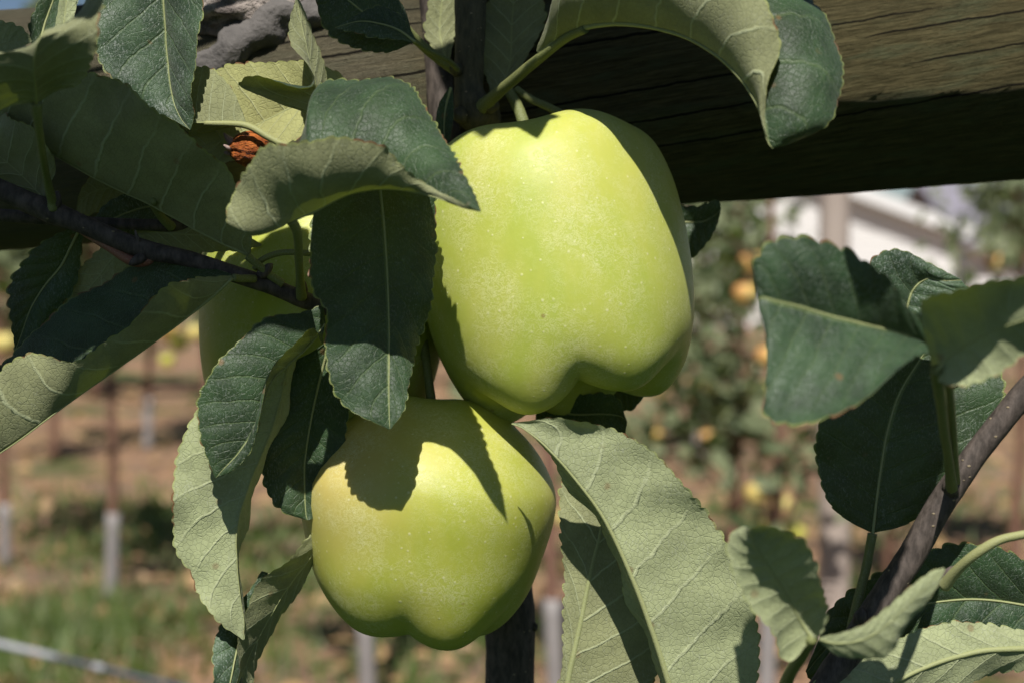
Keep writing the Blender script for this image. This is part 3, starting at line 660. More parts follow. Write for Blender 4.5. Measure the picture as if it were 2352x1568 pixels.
# shrivelled fruitlet
def mummy():
    t = NT('rusty_shrivelled_skin'); ob = t.co('Object'); n = t.noise(ob, 420, 5, .7, .5); n2 = t.noise(t.mapping(ob, (1, 1, 3)), 260, 4, .6, 1.)
    c = t.mix(t.mr(n, .3, .7), (.22, .045, .010), (.52, .16, .03)); c = t.mix(t.mr(n2, .56, .64), c, (.05, .015, .006))
    m = t.done(t.bsdf(c, .7, .3, t.bump(t.math('ADD', n, n2), .9, .0015)))
    rt = root('dried_fruitlet', P(575, 340, -20), 'shrivelled rust-orange fruitlet stuck among the leaves at upper left', 'dried fruit')
    V = []; n_, s = 40, 56
    for i in range(n_+1):
        th = math.pi*i/n_
        for k in range(s):
            a = 2*math.pi*k/s; d = Vector((math.cos(th), math.sin(th)*math.cos(a), math.sin(th)*math.sin(a)))
            r = 1+.09*mnoise.fractal(d*2.6, 1., 2., 4)+.05*mnoise.noise(d*12); r -= .10*math.exp(-((d.y+.25+.2*d.x)/.08)**2)
            V.append(P(576+d.x*r*50, 343-d.y*r*41, -80+d.z*r*40))
    Fc = [(i*s+k, i*s+(k+1) % s, (i+1)*s+(k+1) % s, (i+1)*s+k) for i in range(n_) for k in range(s)]
    mesh('flesh', V, Fc, m, rt)
    M_D = plain('dry_calyx', (.26, .17, .14), (.46, .36, .33), 300, .9, .1)
    for k in range(5):
        a = k*1.25; dy, dz = math.cos(a)*17, math.sin(a)*17
        tv, tf = tube_px([(540, 338+dy*.5, -90+dz*.6, 9), (526, 335+dy, -85+dz, 8), (514, 326+dy*1.4, -83+dz*1.4, 2)], 10, 8, .4, k); mesh('sepal', tv, tf, M_D, rt)
mummy()

# ------------------------------------------------------------------ leaves
# rows: left margin (u,v,z), midrib (u,v,z), right margin (u,v,z), from base to tip
leaf('big blurred cupped leaf at the top left corner, seen from below', rws(
 (78, 236, 469, 84, 240, 469, 92, 236, 469), (0, 262, 495, 82, 205, 527.5, 172, 196, 534), (-70, 215, 560, 78, 160, 612, 212, 138, 599),
 (-70, 150, 599, 84, 110, 664, 226, 66, 638), (-10, 118, 599, 96, 78, 664, 229, 4, 625), (10, 108, 547, 112, 66, 612, 226, -25, 586), (60, 110, 482, 120, 72, 534, 200, 0, 521)),
 'under', pet=[(84, 236, 468, 14), (88, 285, 430, 10), (97, 350, 320, 9), (108, 410, 150, 9), (118, 455, 70, 11), (122, 480, 50, 13)], cup=-.10, seed=4)
leaf('dark folded leaf seen from below, pointing up left behind the blurred corner leaf', rws(
 (566, 575, 20, 568, 588, 30, 577, 580, 40), (540, 555, 0, 500, 556, 30, 583, 535, 80), (500, 520, -40, 450, 530, 30, 572, 480, 120), (440, 420, -90, 340, 470, 30, 512, 388, 190), (350, 340, -120, 230, 418, 30, 425, 298, 230), (270, 270, -130, 110, 350, 30, 318, 222, 230), (170, 200, -90, 20, 290, 40, 205, 165, 190), (0, 190, 0, -60, 250, 60, 20, 160, 120)),
 'under', 'R', pet=[(568, 588, 42, 10), (592, 608, 34, 9), (620, 632, 20, 9), (650, 652, 10, 10)], seed=6, ser=8)
leaf('silvery green leaf hanging point down at the top left, its right half paler', rws(
 (330, -330, -60, 366, -335, -60, 400, -330, -60), (225, -200, -40, 366, -230, -70, 455, -210, -30), (205, -60, -30, 371, -80, -80, 455, -80, 0), (220, 50, -30, 379, 40, -85, 459, 40, 10), (226, 140, -30, 385, 130, -85, 454, 130, 0), (300, 225, -40, 396, 220, -70, 447, 215, -15), (390, 272, -45, 414, 270, -50, 444, 262, -30), (434, 297, -40, 436, 299, -40, 438, 297, -40)),
 'top', cup=.03, mat=M_LEAFS, seed=9, ser=6)
leaf('small olive leaf with a pale stalk, half hidden behind the silvery leaf', rws(
 (562, 284, -40, 566, 286, -40, 566, 282, -40), (530, 292, -70, 525, 284, -40, 556, 250, -50), (490, 300, -90, 480, 282, -45, 535, 203, -60), (440, 300, -90, 435, 282, -55, 498, 166, -75), (390, 290, -90, 385, 280, -65, 450, 150, -85), (330, 280, -90, 330, 275, -75, 340, 180, -90), (300, 270, -85, 300, 268, -80, 300, 260, -85)),
 'under', 'R', pet=[(470, 284, -38, 6), (530, 285, -30, 7), (575, 292, -25, 8), (620, 318, -20, 8), (665, 338, -25, 8), (730, 352, -60, 8), (840, 360, -200, 8)], petmat=M_PETP, seed=12)
leaf('broad sunlit yellow-green leaf lying behind the curled leaf at upper left', rws(
 (800, 200, -150, 815, 215, -150, 800, 230, -150), (780, 168, -130, 762, 205, -140, 738, 262, -120), (700, 140, -120, 700, 232, -140, 690, 315, -110), (640, 142, -130, 640, 262, -140, 625, 345, -110), (570, 146, -150, 580, 292, -140, 570, 368, -115), (500, 160, -160, 520, 318, -140, 520, 372, -120), (455, 230, -160, 470, 335, -140, 470, 372, -130), (425, 350, -140, 424, 352, -140, 428, 358, -140)),
 'under', mat=M_LEAFY, seed=15, ser=7)
leaf('curled leaf standing upright at upper left with its tip out of a twisted lower lobe', rws(
 (732, 288, -60, 737, 290, -60, 742, 288, -70), (690, 256, -30, 737, 270, -50, 747, 262, -80), (640, 240, -10, 735, 252, -45, 750, 240, -85), (552, 200, 20, 730, 230, -45, 752, 222, -85), (590, 176, 50, 728, 212, -40, 753, 205, -85), (680, 204, 55, 727, 195, -30, 752, 190, -85), (720, 196, 40, 720, 172, -25, 746, 160, -80), (706, 152, 30, 712, 140, -25, 738, 130, -70), (672, 105, 15, 702, 95, -25, 722, 82, -60), (664, 62, 0, 692, 52, -30, 708, 45, -50), (676, 10, -25, 685, 8, -35, 694, 12, -45), (680, -6, -35, 681, -8, -36, 683, -6, -38)),
 'under', seed=18, ser=6, ruffle=3, cup=.02, mat=M_LEAF)
leaf('large folded leaf with a curled near half, its tip lying over the upper apple', rws(
 (560, 512, 395, 640, 512, 375, 690, 470, 305), (517, 508, 425, 668, 508, 375, 700, 380, 255), (545, 425, 435, 700, 496, 375, 706, 310, 205), (590, 352, 485, 735, 480, 370, 728, 215, 185), (640, 324, 505, 772, 460, 370, 775, 182, 175), (740, 326, 510, 812, 444, 380, 840, 178, 175), (855, 328, 505, 870, 435, 395, 925, 184, 195), (915, 372, 480, 930, 438, 420, 985, 262, 285.455), (990, 428, 467.727, 995, 452, 475, 1045, 360, 412.727), (1060, 468, 549.545, 1055, 474, 527.273, 1084, 435, 505.455), (1102, 486, 558.636, 1103, 487, 559.091, 1105, 485, 560)),
 'under', pet=[(668, 505, 373, 14), (682, 530, 340, 11), (686, 580, 230, 10), (689, 640, 80, 10), (692, 682, 15, 13)], seed=21, ser=8, tooth=26, cup=.24)
leaf('dark leaf hanging point down in the centre, lit only on its lower part', rws(
 (830, 330, 60, 860, 330, 40, 890, 330, 30), (740, 410, 110, 870, 410, 70, 985, 400, 60), (717, 500, 150, 880, 500, 105, 1002, 480, 75), (712, 600, 180, 887, 600, 130, 1003, 580, 90), (716, 665, 195, 890, 660, 140, 992, 670, 105), (746, 720, 205, 892, 730, 150, 975, 740, 95), (748, 810, 215, 893, 810, 170, 957, 815, 135), (765, 890, 222, 893, 885, 200, 940, 885, 180), (808, 945, 225, 894, 945, 215, 925, 945, 210), (890, 984, 226, 895, 985, 226, 899, 983, 224)),
 'top', seed=24, ser=7, cup=.05)
leaf('glossy green leaf left of the lower apple with its right edge curled over', rws(
 (742, 700, 60, 748, 745, 60, 745, 790, 90), (690, 716, 70, 715, 790, 70, 718, 752, 120), (615, 728, 90, 668, 835, 85, 672, 792, 140), (545, 785, 110, 628, 872, 100, 632, 835, 150), (490, 845, 130, 606, 925, 115, 612, 878, 150), (455, 920, 140, 585, 985, 130, 603, 945, 150), (461, 1000, 150, 548, 1040, 140, 578, 1030, 145), (482, 1065, 150, 512, 1078, 150, 535, 1080, 150), (494, 1096, 150, 496, 1097, 150, 498, 1096, 150)),
 'top', seed=27, ser=6, ruffle=3, rib=3)
leaf('pale sunlit leaf seen from below, hanging with its tip down left of the lower apple', rws(
 (640, 800, 0, 670, 810, 0, 690, 800, -10), (560, 850, 20, 655, 870, 10, 670, 880, -30), (480, 905, 35, 640, 940, 20, 655, 940, -40), (432, 975, 45, 612, 1020, 30, 635, 1010, -40), (404, 1060, 50, 580, 1095, 35, 605, 1085, -40), (398, 1160, 52, 552, 1180, 35, 570, 1180, -40), (402, 1262, 50, 544, 1240, 30, 552, 1240, -30), (432, 1306, 45, 546, 1300, 30, 553, 1300, -20), (462, 1375, 40, 553, 1375, 30, 562, 1375, -5), (510, 1432, 35, 561, 1425, 30, 566, 1425, 10), (557, 1468, 30, 559, 1469, 30, 561, 1467, 30)),
 'under', seed=30, mat=M_LEAFP, ser=6, quilt=5)
leaf('very dark leaf in shade between the pale hanging leaf and the lower apple', rws(
 (740, 790, -40, 760, 780, -40, 790, 790, -50), (655, 850, -50, 740, 850, -60, 830, 860, -60), (622, 960, -50, 715, 960, -70, 800, 960, -70), (602, 1065, -45, 700, 1060, -75, 790, 1060, -80), (612, 1125, -40, 700, 1130, -70, 770, 1130, -80), (650, 1172, -45, 702, 1175, -65, 745, 1175, -80), (700, 1192, -60, 706, 1194, -60, 712, 1192, -60)),
 'top', seed=33)  # dark upper face turned to the lens to stand in for shade
leaf('dull leaf seen from below sweeping down left from behind the lower apple', rws(
 (742, 1195, -120, 756, 1210, -110, 765, 1240, -110), (690, 1255, -60, 712, 1282, -110, 722, 1296, -140), (612, 1318, 0, 655, 1360, -75, 670, 1376, -120), (572, 1395, 25, 608, 1440, -50, 634, 1446, -100), (552, 1475, 30, 572, 1510, -30, 602, 1504, -75), (536, 1560, 30, 550, 1580, -20, 576, 1575, -50), (505, 1650, 0, 510, 1660, 10, 530, 1650, 0), (470, 1720, 0, 472, 1722, 5, 474, 1720, 0)),
 'under', seed=36, ser=7)
leaf('bluish green leaf edge showing below the tip of the pale hanging leaf', rws(
 (600, 1310, -90, 618, 1315, -95, 640, 1330, -100), (566, 1362, -60, 590, 1390, -75, 600, 1400, -80), (505, 1440, -10, 550, 1470, -25, 580, 1480, -60), (490, 1495, 20, 535, 1530, 10, 560, 1540, -30), (494, 1555, 30, 525, 1590, 20, 555, 1590, -20), (515, 1640, -40, 525, 1660, -50, 540, 1650, -60), (520, 1700, -45, 521, 1702, -45, 523, 1700, -45)),
 'top', seed=39, mat=M_LEAFS, ser=6)
leaf('long folded leaf drooping to the left edge, dark upper face and lighter near flap', rws(
 (530, 632, 70, 536, 640, 70, 530, 628, 60), (455, 640, 130, 480, 690, 75, 455, 600, 10), (390, 642, 190, 400, 752, 75, 330, 600, -30), (345, 695, 190, 340, 796, 80, 235, 645, -50), (275, 772, 180, 270, 846, 90, 160, 697, -60), (165, 822, 170, 150, 931, 105, 80, 755, -50), (65, 812, 150, 45, 1010, 115, 22, 812, -30), (-20, 880, 165, -70, 1085, 120, -60, 880, 10), (-150, 1100, 130, -170, 1140, 120, -160, 1060, 80)),
 'under', pet=[(536, 638, 72, 9), (560, 640, 50, 9), (585, 640, 25, 9)], seed=42, ser=8, tooth=30, cup=.08)
leaf('nearly black leaf under the left twig with deeply scalloped left edge', rws(
 (178, 516, -90, 186, 520, -90, 192, 530, -100), (132, 535, -90, 165, 560, -110, 188, 570, -120), (76, 575, -90, 140, 610, -120, 182, 625, -130), (30, 640, -90, 100, 660, -120, 165, 672, -130), (20, 700, -90, 70, 710, -110, 120, 720, -120), (28, 755, -90, 50, 765, -100, 80, 770, -110), (34, 800, -95, 36, 802, -95, 40, 800, -95)),
 'top', seed=45, ser=10, tooth=34)
leaf('olive leaf seen from below in shade behind the long drooping leaf', rws(
 (300, 548, -130, 310, 555, -130, 318, 560, -130), (245, 555, -140, 262, 590, -140, 300, 620, -140), (190, 610, -150, 210, 655, -150, 260, 700, -150), (110, 655, -150, 140, 710, -150, 190, 770, -150), (70, 720, -150, 80, 770, -150, 110, 810, -150), (30, 800, -140, 32, 805, -140, 40, 812, -140)),
 'under', seed=48)
leaf('dark veined leaf at the left edge just above the twig', rws(
 (104, 462, 20, 108, 468, 20, 104, 472, 20), (128, 395, 70, 85, 440, 10, 62, 462, -10), (112, 345, 120, 35, 390, 20, 10, 425, -20), (50, 288, 140, -20, 345, 30, -50, 390, -20), (-20, 240, 0, -80, 300, 40, -100, 340, 20), (-120, 260, 10, -122, 265, 20, -122, 270, 10)),
 'under', seed=51, ser=7)
leaf('pale serrated leaf corner at the left edge above the blurred leaf', rws(
 (-60, 150, -60, -50, 160, -60, -60, 170, -60), (-20, 55, -60, -10, 110, -70, -20, 160, -70), (30, 55, -60, 30, 95, -70, 20, 130, -70), (62, 75, -60, 58, 90, -65, 50, 110, -70), (72, 92, -64, 73, 94, -65, 72, 97, -66)),
 'under', mat=M_LEAFP, seed=54)
leaf('dark upright leaf at the top edge behind the blurred corner leaf', rws(
 (75, 130, -80, 90, 140, -80, 110, 140, -80), (66, 60, -80, 100, 70, -100, 150, 80, -90), (85, 10, -90, 120, 10, -110, 178, 10, -100), (110, -50, -100, 140, -50, -110, 185, -50, -100), (150, -120, -100, 152, -122, -100, 154, -120, -100)),
 'top', seed=57, ser=7)
leaf('grey-green leaf strip standing at the top edge next to the silvery leaf', rws(
 (118, 90, 10, 140, 100, 10, 160, 95, 10), (134, 20, 10, 150, 25, 0, 172, 20, 10), (140, -40, 10, 155, -40, 0, 176, -40, 10), (158, -110, 5, 160, -112, 5, 162, -110, 5)),
 'under', seed=60, mat=M_LEAFP)
leaf('pale green leaf lit behind the left twig below the dark folded leaf', rws(
 (400, 440, -160, 410, 470, -160, 400, 500, -160), (335, 436, -160, 345, 475, -160, 350, 530, -150), (285, 446, -160, 290, 490, -160, 300, 545, -150), (240, 470, -160, 245, 510, -160, 250, 560, -150), (205, 520, -155, 206, 523, -155, 210, 530, -155)),
 'top', seed=63, mat=M_LEAFS, pet=[(400, 470, -150, 8), (370, 480, -60, 9), (352, 462, 60, 8)])
leaf('shaded olive leaf against the rail, left of the dark folded leaf', rws(
 (300, 400, -190, 310, 420, -190, 315, 440, -190), (255, 395, -190, 260, 430, -190, 262, 470, -190), (215, 400, -190, 215, 440, -190, 220, 490, -190), (185, 440, -190, 186, 465, -190, 195, 490, -190), (172, 500, -190, 173, 502, -190, 176, 504, -190)),
 'under', seed=66)
leaf('olive leaf lying along the underside of the left twig', rws(
 (300, 505, -120, 305, 525, -120, 310, 540, -120), (370, 508, -120, 380, 535, -115, 380, 570, -120), (440, 512, -120, 450, 540, -115, 450, 580, -125), (520, 520, -120, 530, 548, -120, 520, 580, -130), (600, 560, -130, 602, 562, -130, 600, 566, -130)),
 'under', seed=69)
leaf('arched leaf above the upper apple, its tip hanging before the rail', rws(
 (1232, 116, -60, 1240, 126, -60, 1250, 132, -65), (1262, 20, 40, 1290, 92, 0, 1310, 60, -90), (1310, -80, 130, 1345, 66, 70, 1400, -10, -60), (1430, -160, 230, 1440, 58, 150, 1500, -60, 0), (1560, -170, 320, 1555, 80, 250, 1620, -110, 90), (1690, -110, 400, 1640, 125, 340, 1760, -80, 190), (1765, 0, 450, 1700, 182, 400, 1870, 10, 280), (1782, 95, 470, 1738, 240, 440, 1930, 110, 360), (1763, 190, 475, 1752, 280, 460, 1934, 195, 410), (1757, 270, 470, 1760, 315, 465, 1900, 285, 445), (1766, 330, 465, 1768, 334, 465, 1820, 328, 462), (1774, 341, 465, 1775, 342, 465, 1778, 341, 465)),
 'under', 'L', pet=[(1345, 66, 72, 11), (1290, 94, 0, 11), (1230, 142, -80, 12), (1170, 192, -180, 13), (1130, 226, -270, 15), (1108, 246, -320, 18)], rib=8, seed=72, cup=.22, ser=7)
leaf('dark leaf at the top edge left of the upright stem, drooping tip down left', rws(
 (952, 96, -120, 955, 95, -120, 950, 90, -125), (900, 122, -120, 905, 80, -140, 930, 20, -160), (830, 120, -110, 860, 50, -140, 880, -30, -170), (775, 90, -100, 810, 10, -130, 840, -60, -160), (740, 45, -95, 760, -30, -120, 800, -90, -140), (722, -15, -90, 728, -60, -100, 750, -110, -120), (715, -100, -95, 717, -104, -95, 722, -106, -97)),
 'top', seed=75, ser=7, pet=[(950, 94, -120, 7), (985, 118, -160, 6), (1030, 140, -240, 6), (1055, 165, -320, 7)])
leaf('small silvery leaf added as the sunlit patch on the dark leaf beside the green stalk at the top', rws(
 (952, 100, -60, 955, 98, -60, 955, 90, -62), (905, 90, -60, 915, 70, -75, 925, 40, -80), (850, 82, -55, 870, 55, -75, 885, 15, -80), (800, 72, -60, 825, 50, -70, 842, 24, -75), (768, 66, -65, 770, 64, -65, 773, 62, -66)),
 'top', seed=78, mat=M_LEAFS)  # extra leaf laid over the dark one to imitate its sunlit patch
leaf('dim olive leaf in shade right of the upright stem', rws(
 (1130, 225, -400, 1140, 228, -400, 1150, 225, -400), (1108, 150, -410, 1170, 150, -420, 1215, 130, -410), (1105, 70, -410, 1175, 70, -425, 1246, 60, -410), (1120, 12, -410, 1180, 0, -425, 1250, 10, -410), (1150, -60, -405, 1190, -70, -410, 1230, -60, -405), (1190, -120, -400, 1192, -122, -400, 1194, -120, -400)),
 'under', seed=81)
leaf('dim brownish leaf in shade left of the upright stem', rws(
 (1018, 140, -420, 1026, 142, -420, 1034, 138, -420), (978, 80, -425, 1010, 75, -435, 1046, 70, -430), (985, 10, -425, 1015, 5, -435, 1048, 0, -430), (1000, -60, -425, 1020, -60, -435, 1045, -60, -430), (1020, -130, -425, 1022, -132, -425, 1024, -130, -425)),
 'under', seed=84)
leaf('small dark blue-green leaf tucked under the spur', rws(
 (1032, 200, -300, 1036, 202, -300, 1040, 206, -300), (1008, 240, -290, 1024, 248, -300, 1042, 250, -290), (1000, 290, -280, 1020, 290, -290, 1040, 290, -280), (1010, 325, -275, 1022, 328, -280, 1034, 325, -275), (1026, 345, -272, 1027, 346, -272, 1028, 345, -272)),
 'top', seed=87, ser=3)
leaf('black-looking leaf silhouetted under the rail right of the upper apple', rws(
 (1500, 470, -560, 1500, 500, -560, 1500, 560, -560), (1560, 473, -545, 1565, 510, -560, 1560, 600, -545), (1605, 474, -540, 1610, 510, -555, 1590, 592, -540), (1634, 462, -535, 1635, 500, -550, 1625, 555, -540), (1648, 460, -535, 1648, 490, -545, 1646, 520, -540), (1655, 470, -540, 1656, 480, -540, 1655, 492, -540)),
 'top', seed=90, ser=7)
leaf('dark leaf in shade just under the base of the upper apple', rws(
 (1230, 900, -380, 1235, 930, -380, 1230, 970, -380), (1300, 905, -330, 1310, 950, -340, 1310, 1010, -330), (1370, 900, -300, 1385, 950, -310, 1390, 1020, -300), (1415, 915, -280, 1425, 955, -290, 1425, 1010, -285), (1440, 965, -275, 1441, 968, -275, 1440, 975, -275)),
 'top', seed=93, ser=7)
leaf('grey-dark leaf showing right of the base of the upper apple', rws(
 (1370, 860, -420, 1375, 880, -420, 1370, 910, -420), (1430, 868, -410, 1435, 895, -420, 1420, 940, -410), (1475, 868, -400, 1475, 895, -410, 1455, 935, -400), (1496, 880, -400, 1497, 883, -400, 1494, 890, -400)),
 'top', seed=96, ser=6)
leaf('long pale sunlit leaf arching from the lower apple down to the bottom edge', rws(
 (1590, 1800, 130, 1615, 1810, 130, 1640, 1800, 130), (1520, 1690, 80, 1570, 1690, 140, 1700, 1700, 160), (1515, 1590, 70, 1541, 1590, 150, 1738, 1575, 175), (1480, 1470, 70, 1504, 1470, 155, 1742, 1450, 190), (1428, 1330, 70, 1452, 1330, 160, 1695, 1300, 200), (1362, 1192, 80, 1387, 1192, 160, 1618, 1168, 200), (1290, 1088, 90, 1312, 1090, 160, 1505, 1042, 190), (1238, 1020, 110, 1252, 1024, 155, 1400, 984, 175), (1205, 988, 130, 1211, 990, 150, 1285, 960, 162), (1186, 976, 145, 1188, 977, 148, 1215, 966, 152), (1174, 971, 148, 1175, 972, 148, 1178, 970, 148)),
 'under', 'R', seed=99, mat=M_LEAFP, rib=9, ser=8, quilt=5, cup=-.05)
leaf('leaf with a thick pale midrib half shaded by the long arching leaf', rws(
 (1275, 1770, -60, 1285, 1775, -60, 1295, 1770, -60), (1225, 1660, -40, 1292, 1660, -30, 1420, 1660, -50), (1285, 1560, -30, 1306, 1560, -20, 1500, 1560, -50), (1293, 1440, -25, 1332, 1440, -20, 1540, 1440, -50), (1294, 1310, -30, 1358, 1310, -25, 1500, 1310, -60), (1285, 1200, -40, 1382, 1200, -35, 1450, 1200, -70), (1288, 1120, -55, 1370, 1120, -50, 1410, 1120, -80), (1320, 1060, -80, 1322, 1058, -80, 1326, 1060, -80)),
 'under', seed=102, rib=11, quilt=5)
leaf('large out-of-focus green leaf at right with a scalloped top edge', rws(
 (2150, 800, 788, 2154, 812, 788, 2150, 822, 788), (2110, 735, 804, 2118, 785, 772, 2115, 818, 828), (2078, 690, 820, 2060, 765, 780, 2050, 872, 884), (2035, 630, 828, 1980, 745, 796, 1955, 945, 916), (1945, 574, 836, 1900, 725, 812, 1860, 980, 940), (1865, 548, 844, 1835, 705, 828, 1778, 985, 932), (1785, 550, 844, 1780, 692, 844, 1740, 962, 916), (1745, 592, 836, 1752, 684, 844, 1775, 850, 884), (1738, 650, 836, 1742, 690, 839.2, 1760, 760, 860), (1742, 700, 839.2, 1743, 703, 839.2, 1746, 708, 842.4)),
 'top', seed=105, roll={'R': .10}, ser=11, tooth=38, pet=[(2152, 812, 790, 12), (2172, 850, 760, 12), (2184, 930, 650, 10), (2190, 1020, 460, 10), (2194, 1110, 225, 12)])
leaf('blurred grey-brown leaf seen from below at the right edge beside the big green one', rws(
 (2146, 846, 756, 2150, 850, 816, 2156, 856, 786), (2120, 770, 852, 2185, 815, 832, 2160, 880, 834), (2118, 700, 932, 2240, 780, 880, 2215, 885, 866), (2200, 655, 980, 2310, 750, 928, 2290, 858, 898), (2320, 642, 996, 2390, 725, 960, 2370, 810, 914), (2440, 650, 980, 2470, 700, 976, 2450, 760, 930), (2540, 680, 932, 2542, 682, 992, 2544, 684, 962)),
 'under', mat=M_LEAFP, pet=[(2150, 848, 815, 14), (2158, 900, 760, 13), (2168, 980, 600, 11), (2180, 1060, 400, 11), (2186, 1125, 225, 15)], seed=108, cup=-.1)
leaf('rough textured leaf peeping between the big green leaf and the grey-brown one', rws(
 (2065, 800, 240, 2075, 800, 240, 2085, 800, 240), (2000, 700, 250, 2080, 730, 240, 2150, 780, 250), (1990, 610, 260, 2095, 670, 245, 2200, 730, 260), (2052, 572, 270, 2130, 640, 255, 2222, 690, 270), (2130, 605, 270, 2170, 645, 265, 2222, 665, 270), (2205, 640, 268, 2208, 644, 268, 2212, 648, 268)),
 'top', seed=111, mat=M_LEAFS, ser=9, tooth=26, quilt=6)
leaf('dark round-based leaf hanging from its stalk below the big blurred leaf at right', rws(
 (2000, 1222, 120, 2004, 1226, 120, 2010, 1222, 120), (1945, 1196, 125, 2008, 1190, 115, 2075, 1208, 125), (1900, 1150, 130, 2014, 1140, 110, 2142, 1165, 130), (1880, 1070, 130, 2024, 1070, 105, 2205, 1085, 135), (1872, 990, 130, 2038, 990, 100, 2262, 1005, 140), (1905, 910, 120, 2065, 905, 95, 2308, 900, 140), (1980, 830, 110, 2110, 830, 95, 2290, 830, 130), (2090, 760, 105, 2160, 760, 100, 2250, 760, 115), (2200, 690, 105, 2202, 688, 105, 2205, 690, 105)),
 'top', pet=[(2004, 1224, 120, 11), (1994, 1280, 120, 11), (1978, 1350, 130, 11), (1962, 1420, 150, 13), (1955, 1460, 165, 14)], seed=114, ser=7)
leaf('blurred grey leaf standing up on its stalk at bottom right, scalloped top', rws(
 (1862, 1470, 685, 1866, 1468, 684.1, 1872, 1466, 684.6), (1815, 1525, 685, 1838, 1425, 682, 1892, 1445, 708), (1770, 1450, 700, 1805, 1365, 707.5, 1897, 1375, 751), (1715, 1380, 715, 1768, 1305, 740.5, 1884, 1310, 784.5), (1680, 1300, 730, 1742, 1262, 768.4, 1850, 1245, 810.5), (1668, 1245, 730, 1728, 1235, 784, 1795, 1218, 821.3), (1690, 1217, 727, 1720, 1215, 797.5, 1750, 1213, 824.8)),
 'under', 'R', mat=M_LEAFP, pet=[(1866, 1466, 686, 12), (1845, 1500, 640, 14), (1815, 1545, 520, 15), (1790, 1620, 260, 15), (1780, 1700, 200, 15)], seed=117, ser=8, tooth=30, cup=-.06)
leaf('small blurred silvery leaf seen almost edge on across the steep branch', rws(
 (1884, 1462, 772, 1882, 1468, 772, 1886, 1474, 766), (1925, 1452, 772, 1922, 1478, 772, 1925, 1503, 754), (1985, 1432, 772, 1985, 1468, 772, 1985, 1512, 748), (2040, 1392, 772, 2042, 1432, 772, 2045, 1500, 748), (2095, 1345, 766, 2100, 1375, 766, 2110, 1410, 748), (2140, 1312, 760, 2145, 1330, 760, 2152, 1345, 754), (2168, 1302, 754, 2169, 1304, 754, 2170, 1308, 754)),
 'under', seed=120, mat=M_LEAFP, cup=.1, ser=7)
leaf('dark wrinkled leaf spreading behind the steep branch at bottom right', rws(
 (2470, 1400, 60, 2480, 1420, 60, 2470, 1440, 60), (2352, 1282, 70, 2360, 1390, 50, 2360, 1490, 60), (2235, 1247, 80, 2240, 1375, 55, 2250, 1500, 60), (2120, 1272, 85, 2125, 1385, 60, 2130, 1520, 60), (2030, 1305, 85, 2035, 1405, 60, 2040, 1545, 60), (1955, 1355, 80, 1965, 1440, 60, 1960, 1560, 60), (1900, 1420, 70, 1905, 1480, 60, 1900, 1580, 60), (1850, 1540, 60, 1852, 1544, 60, 1855, 1555, 60)),
 'top', seed=123, ser=9, tooth=36, quilt=7)
leaf('leaf seen from below along the bottom right edge, half sunlit with a raised midrib', rws(
 (2500, 1470, 170, 2510, 1480, 170, 2500, 1500, 170), (2360, 1446, 180, 2370, 1490, 200, 2370, 1532, 175), (2255, 1428, 185, 2255, 1496, 205, 2260, 1562, 180), (2150, 1432, 185, 2140, 1528, 210, 2150, 1590, 180), (2030, 1480, 185, 2040, 1575, 210, 2050, 1625, 180), (1900, 1540, 180, 1910, 1635, 205, 1920, 1680, 180), (1800, 1680, 180, 1802, 1690, 190, 1810, 1700, 180)),
 'under', seed=126, mat=M_LEAFP, rib=9)
leaf('leaf at the right edge on a pale stalk with a red foot', rws(
 (2420, 1210, 330, 2424, 1216, 330, 2428, 1222, 330), (2470, 1130, 330, 2490, 1200, 320, 2490, 1270, 330), (2580, 1110, 330, 2590, 1190, 320, 2600, 1270, 330), (2720, 1170, 330, 2722, 1175, 330, 2724, 1180, 330)),
 'top', pet=[(2424, 1216, 330, 10), (2352, 1226, 330, 10), (2295, 1240, 320, 11), (2240, 1272, 300, 12), (2195, 1312, 260, 13), (2168, 1345, 225, 15)], petmat=M_PETP, seed=129)
branch('leaf_stalk', 'reddish leaf stalk lying under the left twig', [(150, 505, -10, 7), (190, 532, 5, 8), (250, 568, 18, 10), (300, 598, 22, 12), (335, 600, 22, 12), (350, 588, 20, 12)], M_PETR, 30, 12, .1, cat='stalk')
branch('leaf_stalk', 'curved thin green stalk in front of the hidden left apple', [(585, 618, 10, 7), (600, 598, 20, 7), (640, 582, 30, 7), (690, 580, 40, 7), (730, 586, 30, 7), (800, 600, 0, 7)], M_PET, 30, 10, .1, cat='stalk')
branch('leaf_stalk', 'green stalk with a reddish foot slanting from the top edge to the upright stem', [(850, -60, -150, 9), (888, 0, -180, 9), (925, 55, -220, 10), (970, 105, -270, 11), (1015, 140, -310, 13), (1045, 160, -325, 14)], M_PET, 40, 12, .1, cat='stalk')
branch('leaf_stalk', 'yellow-olive stalk crossing behind the dark folded leaf at left', [(330, 440, -20, 8), (350, 468, -40, 9), (372, 500, -80, 10), (395, 522, -110, 12)], M_PET, 24, 10, .1, cat='stalk')

